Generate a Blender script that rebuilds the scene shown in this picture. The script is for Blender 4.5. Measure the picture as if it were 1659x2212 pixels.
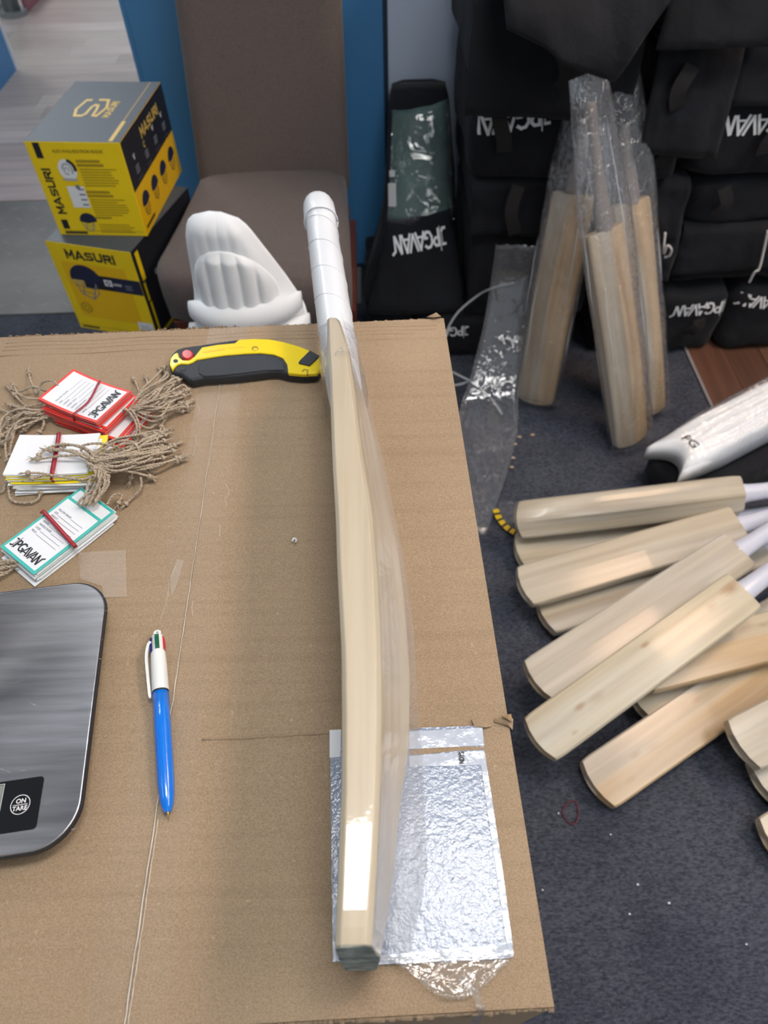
import bpy, bmesh, math, random
from mathutils import Vector, Matrix, noise
from mathutils.bvhtree import BVHTree
random.seed(7)
for o in list(bpy.data.objects): bpy.data.objects.remove(o)
S = bpy.context.scene
C = S.collection
V = Vector
R = math.radians

# ------------------------------------------------------------------ camera
F_PX, PITCH, ROLL, CAM_H = 1533.85, 0.8938356, -0.0304795, 1.286
IW, IH = 1659.0, 2212.0
_cp, _sp = math.cos(PITCH), math.sin(PITCH)
FW = V((0, _cp, -_sp)); _r = V((1, 0, 0)); _u = _r.cross(FW)
RT = _r * math.cos(ROLL) + _u * math.sin(ROLL)
UP = -_r * math.sin(ROLL) + _u * math.cos(ROLL)
EYE = V((0, 0, CAM_H))
cam = bpy.data.cameras.new('camera')
cam_o = bpy.data.objects.new('camera', cam); C.objects.link(cam_o)
m = Matrix.Identity(4)
for i, a in enumerate((RT, UP, -FW)):
    for k in range(3): m[k][i] = a[k]
m.translation = EYE
cam_o.matrix_world = m
cam.sensor_fit = 'VERTICAL'; cam.sensor_height = 9.8; cam.sensor_width = 7.35
cam.lens = F_PX / IH * 9.8
cam.clip_start = 0.02
cam.dof.use_dof = True; cam.dof.focus_distance = 0.62; cam.dof.aperture_fstop = 2.0
S.camera = cam_o

def at(px, py, z):            # measured point: where the sight line of a photo pixel meets height z
    d = FW * F_PX + RT * (px - IW / 2) - UP * (py - IH / 2)
    return EYE + d * ((z - CAM_H) / d.z)
def aty(px, py, y):           # the same for an upright plane at depth y
    d = FW * F_PX + RT * (px - IW / 2) - UP * (py - IH / 2)
    return EYE + d * (y / d.y)

# ------------------------------------------------------------------ world, exposure
w = bpy.data.worlds.new('world'); S.world = w; w.use_nodes = True
w.node_tree.nodes['Background'].inputs[0].default_value = (0.80, 0.88, 1.0, 1)
w.node_tree.nodes['Background'].inputs[1].default_value = 0.50
S.view_settings.view_transform = 'Standard'
try: S.view_settings.look = 'None'
except Exception: pass
S.view_settings.gamma = 1.0
S.view_settings.exposure = 0.0
S.view_settings.use_curve_mapping = False

CEIL = 2.75
# ceiling panels: centre x, y, size x, size y, strength, colour
PANELS = [(0.26, 0.45, 0.74, 0.32, 27, (1, .99, .97)),
          (1.75, 0.35, 0.60, 1.20, 14, (1, .97, .94)),
          (1.75, 2.60, 0.60, 1.20, 7, (1, .97, .93)),
          (-1.35, 2.75, 0.60, 1.20, 12, (.95, .98, 1)),
          (-1.9, 0.2, 0.60, 0.60, 3, (.95, .98, 1)),
          (-2.4, 4.9, 0.60, 1.20, 26, (.93, .97, 1)),
          (0.9, -1.6, 0.60, 1.20, 8, (1, .98, .95))]

# ------------------------------------------------------------------ materials
def mat(name, base, rough=0.6, metal=0.0, coat=0.0, coat_rough=0.1, bump=0.0, bscale=200.0, var=0.0, vscale=20.0,
        stretch=(1, 1, 1), spec=0.5, emit=None, sheen=0.0, aniso=0.0, col2=None, trans=0.0, detail=4.0, coord='Object', bdist=0.001):
    M = bpy.data.materials.new(name); M.use_nodes = True
    nt = M.node_tree; N = nt.nodes; L = nt.links
    b = N['Principled BSDF']
    b.inputs['Base Color'].default_value = (*base, 1)
    b.inputs['Roughness'].default_value = rough
    b.inputs['Metallic'].default_value = metal
    b.inputs['Coat Weight'].default_value = coat
    b.inputs['Coat Roughness'].default_value = coat_rough
    b.inputs['Specular IOR Level'].default_value = spec
    b.inputs['Sheen Weight'].default_value = sheen
    b.inputs['Anisotropic'].default_value = aniso
    if emit:
        b.inputs['Emission Color'].default_value = (*emit[0], 1); b.inputs['Emission Strength'].default_value = emit[1]
    if bump or var:
        tc = N.new('ShaderNodeTexCoord'); mp = N.new('ShaderNodeMapping')
        mp.inputs['Scale'].default_value = stretch
        L.new(tc.outputs[coord], mp.inputs[0])
    if var:
        n = N.new('ShaderNodeTexNoise'); n.inputs['Scale'].default_value = vscale; n.inputs['Detail'].default_value = detail
        L.new(mp.outputs[0], n.inputs['Vector'])
        rp = N.new('ShaderNodeValToRGB')
        c2 = col2 if col2 else tuple(max(0, c * (1 - var)) for c in base)
        c1 = base if col2 else tuple(min(1, c * (1 + var)) for c in base)
        rp.color_ramp.elements[0].position = .3; rp.color_ramp.elements[1].position = .7
        rp.color_ramp.elements[0].color = (*c2, 1); rp.color_ramp.elements[1].color = (*c1, 1)
        L.new(n.outputs['Fac'], rp.inputs[0]); L.new(rp.outputs[0], b.inputs['Base Color'])
    if bump:
        n2 = N.new('ShaderNodeTexNoise'); n2.inputs['Scale'].default_value = bscale; n2.inputs['Detail'].default_value = 5
        L.new(mp.outputs[0], n2.inputs['Vector'])
        bp = N.new('ShaderNodeBump'); bp.inputs['Strength'].default_value = bump; bp.inputs['Distance'].default_value = bdist
        L.new(n2.outputs['Fac'], bp.inputs['Height']); L.new(bp.outputs[0], b.inputs['Normal'])
        if coat: L.new(bp.outputs[0], b.inputs['Coat Normal'])
    return M

KNOTS = [(.014, .455, .016, .85), (-.002, .50, .006, .8), (.022, .25, .006, .7), (.004, .085, .007, .6), (-.024, .05, .006, .5), (.010, .40, .010, .35), (.0, .12, .010, .3)]
def mat_wood(name, light, dark, knots=0.0, coat=0.3, seed=0.0, scale=1.0, heart_or_lit=0):
    M = bpy.data.materials.new(name); M.use_nodes = True
    nt = M.node_tree; N = nt.nodes; L = nt.links; b = N['Principled BSDF']
    tc = N.new('ShaderNodeTexCoord'); mp = N.new('ShaderNodeMapping'); mp.inputs['Scale'].default_value = (55 * scale, 2.2 * scale, 55 * scale)
    oi = N.new('ShaderNodeObjectInfo'); mu = N.new('ShaderNodeMath'); mu.operation = 'MULTIPLY_ADD'
    mu.inputs[1].default_value = 31.0; mu.inputs[2].default_value = seed
    L.new(oi.outputs['Random'], mu.inputs[0]); L.new(tc.outputs['Object'], mp.inputs[0])
    n = N.new('ShaderNodeTexNoise'); n.noise_dimensions = '4D'; n.inputs['Scale'].default_value = 1.0; n.inputs['Detail'].default_value = 6
    L.new(mp.outputs[0], n.inputs['Vector']); L.new(mu.outputs[0], n.inputs['W'])
    rp = N.new('ShaderNodeValToRGB'); e = rp.color_ramp.elements
    e[0].position = .36; e[1].position = .62; e[0].color = (*dark, 1); e[1].color = (*light, 1)
    L.new(n.outputs['Fac'], rp.inputs[0])
    mp2 = N.new('ShaderNodeMapping'); mp2.inputs['Scale'].default_value = (14, 1.6, 14); L.new(tc.outputs['Object'], mp2.inputs[0])
    n2 = N.new('ShaderNodeTexNoise'); n2.noise_dimensions = '4D'; n2.inputs['Scale'].default_value = 1.0; n2.inputs['Detail'].default_value = 2
    L.new(mp2.outputs[0], n2.inputs['Vector']); L.new(mu.outputs[0], n2.inputs['W'])
    r2 = N.new('ShaderNodeValToRGB'); f = r2.color_ramp.elements
    f[0].position = .42; f[1].position = .58; f[0].color = (1, 1, 1, 1); f[1].color = (.95, .86, .70, 1)
    L.new(n2.outputs['Fac'], r2.inputs[0])
    mx = N.new('ShaderNodeMix'); mx.data_type = 'RGBA'; mx.blend_type = 'MULTIPLY'; mx.inputs[0].default_value = .75
    L.new(rp.outputs[0], mx.inputs[6]); L.new(r2.outputs[0], mx.inputs[7])
    out = mx.outputs[2]
    if heart_or_lit:  # warmer half: heartwood on pile bats, painted warm light on the standing ones
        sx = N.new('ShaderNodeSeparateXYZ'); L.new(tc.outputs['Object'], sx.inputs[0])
        md = N.new('ShaderNodeMath'); md.operation = 'MULTIPLY_ADD'; md.inputs[1].default_value = .06; L.new(n2.outputs['Fac'], md.inputs[0]); ng = N.new('ShaderNodeMath'); ng.operation = 'MULTIPLY'; ng.inputs[1].default_value = heart_or_lit; L.new(sx.outputs['X'], ng.inputs[0]); L.new(ng.outputs[0], md.inputs[2])
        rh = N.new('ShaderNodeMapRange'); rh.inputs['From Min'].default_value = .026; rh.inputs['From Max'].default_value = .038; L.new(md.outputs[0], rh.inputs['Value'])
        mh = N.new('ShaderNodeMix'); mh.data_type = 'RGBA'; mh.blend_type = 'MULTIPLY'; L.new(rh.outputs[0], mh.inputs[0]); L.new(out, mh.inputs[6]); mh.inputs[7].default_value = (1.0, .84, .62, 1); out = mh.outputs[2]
    for (kx, ky, kr, kf) in (KNOTS if knots else []):
        mp3 = N.new('ShaderNodeMapping'); mp3.inputs['Location'].default_value = (-kx / kr, -ky / (kr * 2.2), 0); mp3.inputs['Scale'].default_value = (1 / kr, 1 / (kr * 2.2), .3 / kr); L.new(tc.outputs['Object'], mp3.inputs[0])
        ad = N.new('ShaderNodeVectorMath'); ad.operation = 'LENGTH'; L.new(mp3.outputs[0], ad.inputs[0])
        dn = N.new('ShaderNodeMath'); dn.operation = 'MULTIPLY_ADD'; dn.inputs[1].default_value = 1.3; L.new(n.outputs['Fac'], dn.inputs[0]); L.new(ad.outputs['Value'], dn.inputs[2])
        r3 = N.new('ShaderNodeValToRGB'); g = r3.color_ramp.elements
        g[0].position = .55; g[1].position = 1.0; g[0].color = (kf * knots, kf * knots, kf * knots, 1); g[1].color = (0, 0, 0, 1)
        hv = N.new('ShaderNodeMath'); hv.operation = 'MULTIPLY'; hv.inputs[1].default_value = .62; L.new(dn.outputs[0], hv.inputs[0]); L.new(hv.outputs[0], r3.inputs[0])
        m2 = N.new('ShaderNodeMix'); m2.data_type = 'RGBA'; L.new(r3.outputs[0], m2.inputs[0]); L.new(out, m2.inputs[6])
        m2.inputs[7].default_value = (.30, .165, .075, 1); out = m2.outputs[2]
    L.new(out, b.inputs['Base Color'])
    b.inputs['Roughness'].default_value = .45
    if coat > .7:
        nb = N.new('ShaderNodeTexNoise'); nb.inputs['Scale'].default_value = 70; nb.inputs['Detail'].default_value = 3; L.new(tc.outputs['Object'], nb.inputs['Vector'])
        bb = N.new('ShaderNodeBump'); bb.inputs['Strength'].default_value = .10; bb.inputs['Distance'].default_value = .0015; L.new(nb.outputs['Fac'], bb.inputs['Height']); L.new(bb.outputs[0], b.inputs['Coat Normal'])
    b.inputs['Coat Weight'].default_value = coat; b.inputs['Coat Roughness'].default_value = .05 if coat > .7 else .14
    return M

def mat_plastic(name, base_fac=0.08, tint=(1, 1, 1), crinkle=0.5, scale=60.0, rough=0.08, white=(.85, .88, .92), stretch=(1, 1, 1), film=0.0, edge=.55):
    M = bpy.data.materials.new(name); M.use_nodes = True
    nt = M.node_tree; N = nt.nodes; L = nt.links
    for n in list(N):
        if n.type == 'BSDF_PRINCIPLED': N.remove(n)
    out = [n for n in N if n.type == 'OUTPUT_MATERIAL'][0]
    tr = N.new('ShaderNodeBsdfTransparent'); tr.inputs[0].default_value = (*tint, 1)
    gl = N.new('ShaderNodeBsdfGlossy'); gl.inputs['Color'].default_value = (1, 1, 1, 1); gl.inputs['Roughness'].default_value = rough
    df = N.new('ShaderNodeBsdfDiffuse'); df.inputs['Color'].default_value = (*white, 1)
    tc = N.new('ShaderNodeTexCoord'); mp = N.new('ShaderNodeMapping'); mp.inputs['Scale'].default_value = stretch
    L.new(tc.outputs['Object'], mp.inputs[0])
    ns = N.new('ShaderNodeTexNoise'); ns.inputs['Scale'].default_value = scale; ns.inputs['Detail'].default_value = 3; ns.inputs['Distortion'].default_value = .8
    L.new(mp.outputs[0], ns.inputs['Vector'])
    bp = N.new('ShaderNodeBump'); bp.inputs['Strength'].default_value = crinkle; bp.inputs['Distance'].default_value = .006
    L.new(ns.outputs['Fac'], bp.inputs['Height']); L.new(bp.outputs[0], gl.inputs['Normal'])
    lw = N.new('ShaderNodeLayerWeight'); lw.inputs['Blend'].default_value = .25; L.new(bp.outputs[0], lw.inputs['Normal'])
    ma = N.new('ShaderNodeMath'); ma.operation = 'MULTIPLY_ADD'; ma.inputs[1].default_value = edge; ma.inputs[2].default_value = base_fac; ma.use_clamp = True
    L.new(lw.outputs['Fresnel'], ma.inputs[0])
    m1 = N.new('ShaderNodeMixShader'); m1.inputs[0].default_value = film; L.new(tr.outputs[0], m1.inputs[1]); L.new(df.outputs[0], m1.inputs[2])
    m2 = N.new('ShaderNodeMixShader'); L.new(ma.outputs[0], m2.inputs[0]); L.new(m1.outputs[0], m2.inputs[1]); L.new(gl.outputs[0], m2.inputs[2])
    L.new(m2.outputs[0], out.inputs['Surface'])
    return M

M_ = {}
M_['wood'] = mat_wood('pale_willow', (.515, .485, .415), (.385, .345, .28), 0.0)
M_['wood_hero'] = mat_wood('hero_willow', (.58, .535, .45), (.42, .365, .275), 0.0, coat=.9, seed=4.4)
M_['wood_knot'] = mat_wood('knotty_willow', (.53, .505, .415), (.40, .36, .275), 1.0, seed=2.0)
M_['wood_warm'] = mat_wood('warm_willow', (.53, .475, .39), (.41, .35, .27), .5, seed=7.0, heart_or_lit=-1)
M_['wood_lit_side'] = mat_wood('willow_lit_side', (.54, .48, .39), (.42, .355, .27), .3, seed=9.0, heart_or_lit=1)  # standing bats: warm light on the right half painted into the wood colour
M_['grip'] = mat('lavender_grip', (.60, .62, .72), .32, coat=.5)
M_['cane'] = mat('bare_cane', (.20, .17, .155), .5)
M_['grip_white'] = mat('white_grip', (.74, .76, .79), .45, bump=.25, bscale=90, coat=.25)
M_['card_edge'] = mat('cardboard_raw', (.33, .22, .12), .9, bump=.6, bscale=300)
M_['black_fab'] = mat('black_fabric', (.0075, .0082, .011), .85, sheen=.06, bump=.55, bscale=15, bdist=.02, var=.3, vscale=6, spec=.25)
M_['strap'] = mat('black_webbing', (.022, .020, .020), .9, bump=.6, bscale=500, spec=.2)
M_['white_print'] = mat('white_print', (.80, .81, .82), .5)
M_['black_print'] = mat('black_print', (.012, .014, .02), .5)
M_['grey_print'] = mat('grey_print', (.20, .22, .26), .6)
M_['gold_print'] = mat('gold_print', (.62, .44, .11), .45)
M_['ochre_print'] = mat('ochre_print', (.40, .27, .01), .5)
M_['navy_print'] = mat('navy_print', (.018, .022, .055), .4)
M_['silver_print'] = mat('silver_print', (.45, .46, .46), .5)
M_['box_yellow'] = mat('yellow_carton', (.90, .64, .008), .38, var=.04, vscale=8)
M_['box_amber'] = mat('amber_print', (.85, .50, .006), .38)
M_['box_black'] = mat('black_carton', (.016, .017, .022), .4)
M_['box_slate'] = mat('slate_carton', (.062, .078, .098), .55, bump=.1, bscale=12)
M_['white_card'] = mat('white_card', (.82, .84, .87), .55)
M_['red_card'] = mat('red_card', (.78, .045, .03), .5)
M_['red_side'] = mat('red_card_edge', (.80, .36, .34), .7)
M_['teal_card'] = mat('teal_card', (.05, .50, .45), .5)
M_['teal_side'] = mat('teal_card_edge', (.62, .78, .74), .7)
M_['yellow_card'] = mat('yellow_card', (.88, .72, .01), .5)
M_['yellow_side'] = mat('cream_card_edge', (.80, .80, .62), .7)
M_['rubber'] = mat('red_rubber', (.36, .022, .035), .35)
M_['twine'] = mat('jute_twine', (.47, .385, .29), .9, var=.25, vscale=300, bump=.8, bscale=900)
M_['steel'] = mat('brushed_steel', (.50, .50, .52), .32, metal=1.0, aniso=.6, bump=.05, bscale=60, stretch=(3, 40, 3), var=.22, vscale=4)
M_['black_gloss'] = mat('black_gloss', (.010, .011, .014), .18, coat=.3)
M_['black_plastic'] = mat('black_plastic', (.012, .012, .014), .5)
M_['lcd'] = mat('lcd_glass', (.24, .28, .25), .15)
M_['pen_white'] = mat('white_plastic', (.80, .81, .80), .3)
M_['pen_blue'] = mat('blue_plastic', (.005, .19, .80), .2, coat=.6)
M_['pen_green'] = mat('green_plastic', (.003, .10, .045), .3)
M_['pen_navy'] = mat('navy_plastic', (.012, .015, .13), .3)
M_['brass'] = mat('brass', (.55, .42, .22), .3, metal=1)
M_['knife_yellow'] = mat('yellow_plastic', (.88, .66, .002), .3, coat=.25)
M_['knife_rubber'] = mat('charcoal_rubber', (.020, .024, .030), .55)
M_['knife_grip'] = mat('ribbed_rubber', (.030, .036, .045), .6, bump=.8, bscale=300, stretch=(1, 3, 1))
M_['red_button'] = mat('red_button', (.52, .012, .02), .3, coat=.4)
M_['pad_white'] = mat('white_leather', (.84, .86, .88), .5, bump=.15, bscale=60)
M_['chair_fab'] = mat('brown_weave', (.112, .088, .080), .9, bump=.7, bscale=700, var=.18, vscale=350, sheen=.15, spec=.2)
M_['mahogany'] = mat('mahogany', (.105, .022, .010), .35, coat=.3, var=.3, vscale=20, stretch=(8, 8, 1))
M_['blue_panel'] = mat('blue_paint', (.058, .225, .48), .5, bump=.05, bscale=90)
M_['blue_dark'] = mat('dark_edge', (.012, .03, .06), .5)
M_['grey_wall'] = mat('grey_paint', (.56, .66, .83), .8, bump=.1, bscale=150)
M_['ceil'] = mat('ceiling_tile', (.62, .62, .62), .9, bump=.2, bscale=120)
M_['frame_white'] = mat('white_metal', (.75, .75, .75), .4)
M_['grey_metal'] = mat('grey_metal', (.28, .30, .30), .35, metal=.6)
M_['pink'] = mat('dusty_red_board', (.33, .12, .15), .6)
M_['pale_panel'] = mat('pale_glass_panel', (.70, .82, .86), .25)
M_['green_pad'] = mat('green_fabric', (.040, .095, .088), .6, bump=.8, bscale=25, var=.35, vscale=9)
M_['strapping'] = mat('grey_strapping', (.34, .35, .36), .35)
M_['cord'] = mat('white_cord', (.55, .52, .50), .8)
M_['hazard_yellow'] = mat('hazard_yellow', (.65, .45, .01), .4)
M_['pouch_white'] = mat('pouch_paper', (.215, .265, .37), .30, coat=1.0, coat_rough=.04, bump=.50, bscale=300, bdist=.0010, detail=2)
M_['pouch_edge'] = mat('pouch_film', (.50, .56, .66), .22, coat=1.0, coat_rough=.06, bump=.7, bscale=55, bdist=.003)
M_['film_win'] = mat_plastic('window_film', .02, crinkle=1.0, scale=22, film=.02, edge=.35)
M_['film'] = mat_plastic('clear_film', .05, crinkle=.7, scale=70, film=.05)
M_['film_bat'] = mat_plastic('bat_sleeve_film', .05, crinkle=.25, scale=30, film=.13, white=(.86, .85, .86), edge=.2)
M_['film_sleeve'] = mat_plastic('sleeve_film', .07, crinkle=1.0, scale=45, film=.05, stretch=(1.6, 1, .45), edge=.55)
M_['film_empty'] = mat_plastic('empty_sleeve_film', .06, crinkle=.8, scale=26, film=.075, white=(.55, .57, .62), edge=.45)
M_['tape'] = mat_plastic('clear_tape', .004, crinkle=.08, scale=40, film=.008, rough=.45, white=(.8, .75, .7), edge=.04)
M_['tape_crack'] = mat('pale_tape_crack', (.72, .66, .58), .35)  # pale lines along the seam and fine scuffs
M_['fold'] = mat('fold_glint', (.62, .67, .75), .12, coat=1)

# cardboard: brown liner with fibres and faint corrugation bands
def mat_cardboard():
    M = bpy.data.materials.new('brown_cardboard'); M.use_nodes = True
    nt = M.node_tree; N = nt.nodes; L = nt.links; b = N['Principled BSDF']
    tc = N.new('ShaderNodeTexCoord')
    n1 = N.new('ShaderNodeTexNoise'); n1.inputs['Scale'].default_value = 780; n1.inputs['Detail'].default_value = 4
    mp = N.new('ShaderNodeMapping'); mp.inputs['Scale'].default_value = (1, 1.2, 1); L.new(tc.outputs['Object'], mp.inputs[0]); L.new(mp.outputs[0], n1.inputs['Vector'])
    r1 = N.new('ShaderNodeValToRGB'); e = r1.color_ramp.elements
    e[0].position = .30; e[1].position = .70; e[0].color = (.285, .20, .122, 1); e[1].color = (.415, .308, .203, 1)
    L.new(n1.outputs['Fac'], r1.inputs[0])
    n2 = N.new('ShaderNodeTexNoise'); n2.inputs['Scale'].default_value = 5; n2.inputs['Detail'].default_value = 3; L.new(tc.outputs['Object'], n2.inputs['Vector'])
    r2 = N.new('ShaderNodeValToRGB'); f = r2.color_ramp.elements; f[0].position = .3; f[1].position = .7
    f[0].color = (.90, .89, .88, 1); f[1].color = (1.04, 1.03, 1.02, 1); L.new(n2.outputs['Fac'], r2.inputs[0])
    mp3 = N.new('ShaderNodeMapping'); mp3.inputs['Scale'].default_value = (3, 130, 3); L.new(tc.outputs['Object'], mp3.inputs[0])
    n3 = N.new('ShaderNodeTexNoise'); n3.inputs['Scale'].default_value = 1; n3.inputs['Detail'].default_value = 2; L.new(mp3.outputs[0], n3.inputs['Vector'])
    r3 = N.new('ShaderNodeValToRGB'); g = r3.color_ramp.elements; g[0].position = .25; g[1].position = .5
    g[0].color = (.78, .76, .74, 1); g[1].color = (1, 1, 1, 1); L.new(n3.outputs['Fac'], r3.inputs[0])
    a = N.new('ShaderNodeMix'); a.data_type = 'RGBA'; a.blend_type = 'MULTIPLY'; a.inputs[0].default_value = 1
    L.new(r1.outputs[0], a.inputs[6]); L.new(r2.outputs[0], a.inputs[7])
    c = N.new('ShaderNodeMix'); c.data_type = 'RGBA'; c.blend_type = 'MULTIPLY'; c.inputs[0].default_value = .38
    L.new(a.outputs[2], c.inputs[6]); L.new(r3.outputs[0], c.inputs[7])
    # sparse light and dark fibres
    vo = N.new('ShaderNodeTexNoise'); vo.inputs['Scale'].default_value = 260; vo.inputs['Detail'].default_value = 1; L.new(tc.outputs['Object'], vo.inputs['Vector'])
    r4 = N.new('ShaderNodeValToRGB'); h = r4.color_ramp.elements; h[0].position = .73; h[1].position = .80; h[0].color = (0, 0, 0, 1); h[1].color = (.45, .45, .45, 1)
    L.new(vo.outputs['Fac'], r4.inputs[0])
    d = N.new('ShaderNodeMix'); d.data_type = 'RGBA'; L.new(r4.outputs[0], d.inputs[0]); L.new(c.outputs[2], d.inputs[6]); d.inputs[7].default_value = (.56, .42, .28, 1)
    L.new(d.outputs[2], b.inputs['Base Color']); b.inputs['Roughness'].default_value = .75; b.inputs['Specular IOR Level'].default_value = .35
    bp = N.new('ShaderNodeBump'); bp.inputs['Strength'].default_value = .25; bp.inputs['Distance'].default_value = .0006
    ad = N.new('ShaderNodeMath'); ad.operation = 'ADD'; L.new(n1.outputs['Fac'], ad.inputs[0]); L.new(n3.outputs['Fac'], ad.inputs[1])
    L.new(ad.outputs[0], bp.inputs['Height']); L.new(bp.outputs[0], b.inputs['Normal'])
    return M
M_['card'] = mat_cardboard()

def mat_carpet():
    M = bpy.data.materials.new('blue_grey_carpet'); M.use_nodes = True
    nt = M.node_tree; N = nt.nodes; L = nt.links; b = N['Principled BSDF']
    tc = N.new('ShaderNodeTexCoord'); mp = N.new('ShaderNodeMapping'); mp.inputs['Scale'].default_value = (140, 330, 150); mp.inputs['Rotation'].default_value = (0, 0, R(-12))
    L.new(tc.outputs['Object'], mp.inputs[0])
    n1 = N.new('ShaderNodeTexNoise'); n1.inputs['Scale'].default_value = 1.0; n1.inputs['Detail'].default_value = 6; n1.inputs['Roughness'].default_value = .62; L.new(mp.outputs[0], n1.inputs['Vector'])
    r1 = N.new('ShaderNodeValToRGB'); e = r1.color_ramp.elements; e[0].position = .34; e[1].position = .74
    e[0].color = (.026, .031, .044, 1); e[1].color = (.105, .115, .145, 1); L.new(n1.outputs['Fac'], r1.inputs[0])
    n2 = N.new('ShaderNodeTexNoise'); n2.inputs['Scale'].default_value = 9; n2.inputs['Detail'].default_value = 3; L.new(tc.outputs['Object'], n2.inputs['Vector'])
    r2 = N.new('ShaderNodeValToRGB'); f = r2.color_ramp.elements; f[0].position = .3; f[1].position = .7; f[0].color = (.8, .8, .82, 1); f[1].color = (1.15, 1.12, 1.1, 1); L.new(n2.outputs['Fac'], r2.inputs[0])
    a = N.new('ShaderNodeMix'); a.data_type = 'RGBA'; a.blend_type = 'MULTIPLY'; a.inputs[0].default_value = 1; L.new(r1.outputs[0], a.inputs[6]); L.new(r2.outputs[0], a.inputs[7])
    L.new(a.outputs[2], b.inputs['Base Color']); b.inputs['Roughness'].default_value = .95; b.inputs['Specular IOR Level'].default_value = .15
    bp = N.new('ShaderNodeBump'); bp.inputs['Strength'].default_value = .5; bp.inputs['Distance'].default_value = .003
    L.new(n1.outputs['Fac'], bp.inputs['Height']); L.new(bp.outputs[0], b.inputs['Normal'])
    return M
M_['carpet'] = mat_carpet()

# ------------------------------------------------------------------ builders
OFF = {}
def wloc(o): return OFF.get(o.name, V((0, 0, 0)))
def thing(name, label, cat, loc=(0, 0, 0), group=None):
    o = bpy.data.objects.new(name, None); C.objects.link(o); o.empty_display_size = .02
    o.location = loc; OFF[o.name] = V(loc)
    o['label'] = label; o['category'] = cat
    if group: o['group'] = group
    return o
def tag(o, label, cat, group=None):
    o['label'] = label; o['category'] = cat
    if group: o['group'] = group
    return o
def mk(name, verts, faces, m, parent=None, smooth=False, bevel=0.0, seg=2, sub=0, label=None, solid=0.0, mats=None, fmat=None):
    """one mesh object from world coordinates; children are stored relative to their parent, top-level ones to their base"""
    verts = [V(v) for v in verts]
    if parent is not None: off = wloc(parent)
    else:
        xs = [v.x for v in verts]; ys = [v.y for v in verts]; zs = [v.z for v in verts]
        off = V(((min(xs) + max(xs)) / 2, (min(ys) + max(ys)) / 2, min(zs)))
    me = bpy.data.meshes.new(name); me.from_pydata([v - off for v in verts], [], faces)
    bm = bmesh.new(); bm.from_mesh(me); bmesh.ops.recalc_face_normals(bm, faces=bm.faces); bm.to_mesh(me); bm.free()
    o = bpy.data.objects.new(name, me); C.objects.link(o)
    if mats:
        for q in mats: me.materials.append(M_[q])
        if fmat:
            for p, i in zip(me.polygons, fmat): p.material_index = i
    else: me.materials.append(M_[m] if isinstance(m, str) else m)
    if parent is not None: o.parent = parent; OFF[o.name] = off
    else: o.location = off; OFF[o.name] = off
    if smooth:
        for p in me.polygons: p.use_smooth = True
    if bevel:
        b = o.modifiers.new('bevel', 'BEVEL'); b.width = bevel; b.segments = seg; b.limit_method = 'ANGLE'; b.angle_limit = R(35)
    if sub:
        s = o.modifiers.new('subdivision', 'SUBSURF'); s.levels = sub; s.render_levels = sub
    if solid:
        s = o.modifiers.new('thickness', 'SOLIDIFY'); s.thickness = solid; s.offset = 0
    if label: o['label'] = label
    return o
def struct(o, kind='structure'): o['kind'] = kind; return o
def obox(c, ux, uy, hz, sx, sy):      # box: base centre c, horizontal axes ux, uy, height hz
    c = V(c); ux = V(ux).normalized() * sx / 2; uy = V(uy).normalized() * sy / 2; z = V((0, 0, hz))
    v = [c - ux - uy, c + ux - uy, c + ux + uy, c - ux + uy]; v += [p + z for p in v]
    return v, [(3, 2, 1, 0), (4, 5, 6, 7), (0, 1, 5, 4), (1, 2, 6, 5), (2, 3, 7, 6), (3, 0, 4, 7)]
def abox(x0, x1, y0, y1, z0, z1):
    return obox(((x0 + x1) / 2, (y0 + y1) / 2, z0), (1, 0, 0), (0, 1, 0), z1 - z0, x1 - x0, y1 - y0)
def prism(pts, z0, z1):               # outline in the plane, extruded upright
    n = len(pts)
    v = [V((p[0], p[1], z0)) for p in pts] + [V((p[0], p[1], z1)) for p in pts]
    f = [tuple(range(n - 1, -1, -1)), tuple(range(n, 2 * n))] + [(i, (i + 1) % n, n + (i + 1) % n, n + i) for i in range(n)]
    return v, f
def loft(rings, cap=True, closed=True):
    n = len(rings[0]); v = [p for r in rings for p in r]; f = []
    for k in range(len(rings) - 1):
        for i in range(n if closed else n - 1):
            j = (i + 1) % n; f.append((k * n + i, k * n + j, (k + 1) * n + j, (k + 1) * n + i))
    if cap and closed: f += [tuple(range(n - 1, -1, -1)), tuple(range((len(rings) - 1) * n, len(rings) * n))]
    return v, f
def frames(pts):
    pts = [V(p) for p in pts]; out = []; up = V((0, 0, 1)); pn = None
    for i, p in enumerate(pts):
        t = (pts[min(i + 1, len(pts) - 1)] - pts[max(i - 1, 0)]).normalized()
        if pn is None:
            a = up if abs(t.z) < .9 else V((1, 0, 0)); n = (a - t * a.dot(t)).normalized()
        else: n = (pn - t * pn.dot(t)).normalized()
        pn = n; out.append((p, t, n, t.cross(n)))
    return out
def tube(pts, r, n=8):
    fr = frames(pts); rr = r if isinstance(r, (list, tuple)) else [r] * len(fr)
    return loft([[p + (a * math.cos(2 * math.pi * k / n) + b * math.sin(2 * math.pi * k / n)) * q for k in range(n)] for (p, t, a, b), q in zip(fr, rr)])
def spline(pts, n=24):
    pts = [V(p) for p in pts]; P = [pts[0] * 2 - pts[1]] + pts + [pts[-1] * 2 - pts[-2]]; out = []
    segs = len(pts) - 1
    for i in range(n + 1):
        s = i / n * segs; k = min(int(s), segs - 1); t = s - k; a, b, c, d = P[k:k + 4]
        out.append(.5 * ((2 * b) + (c - a) * t + (2 * a - 5 * b + 4 * c - d) * t * t + (3 * b - a - 3 * c + d) * t ** 3))
    return out
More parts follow.
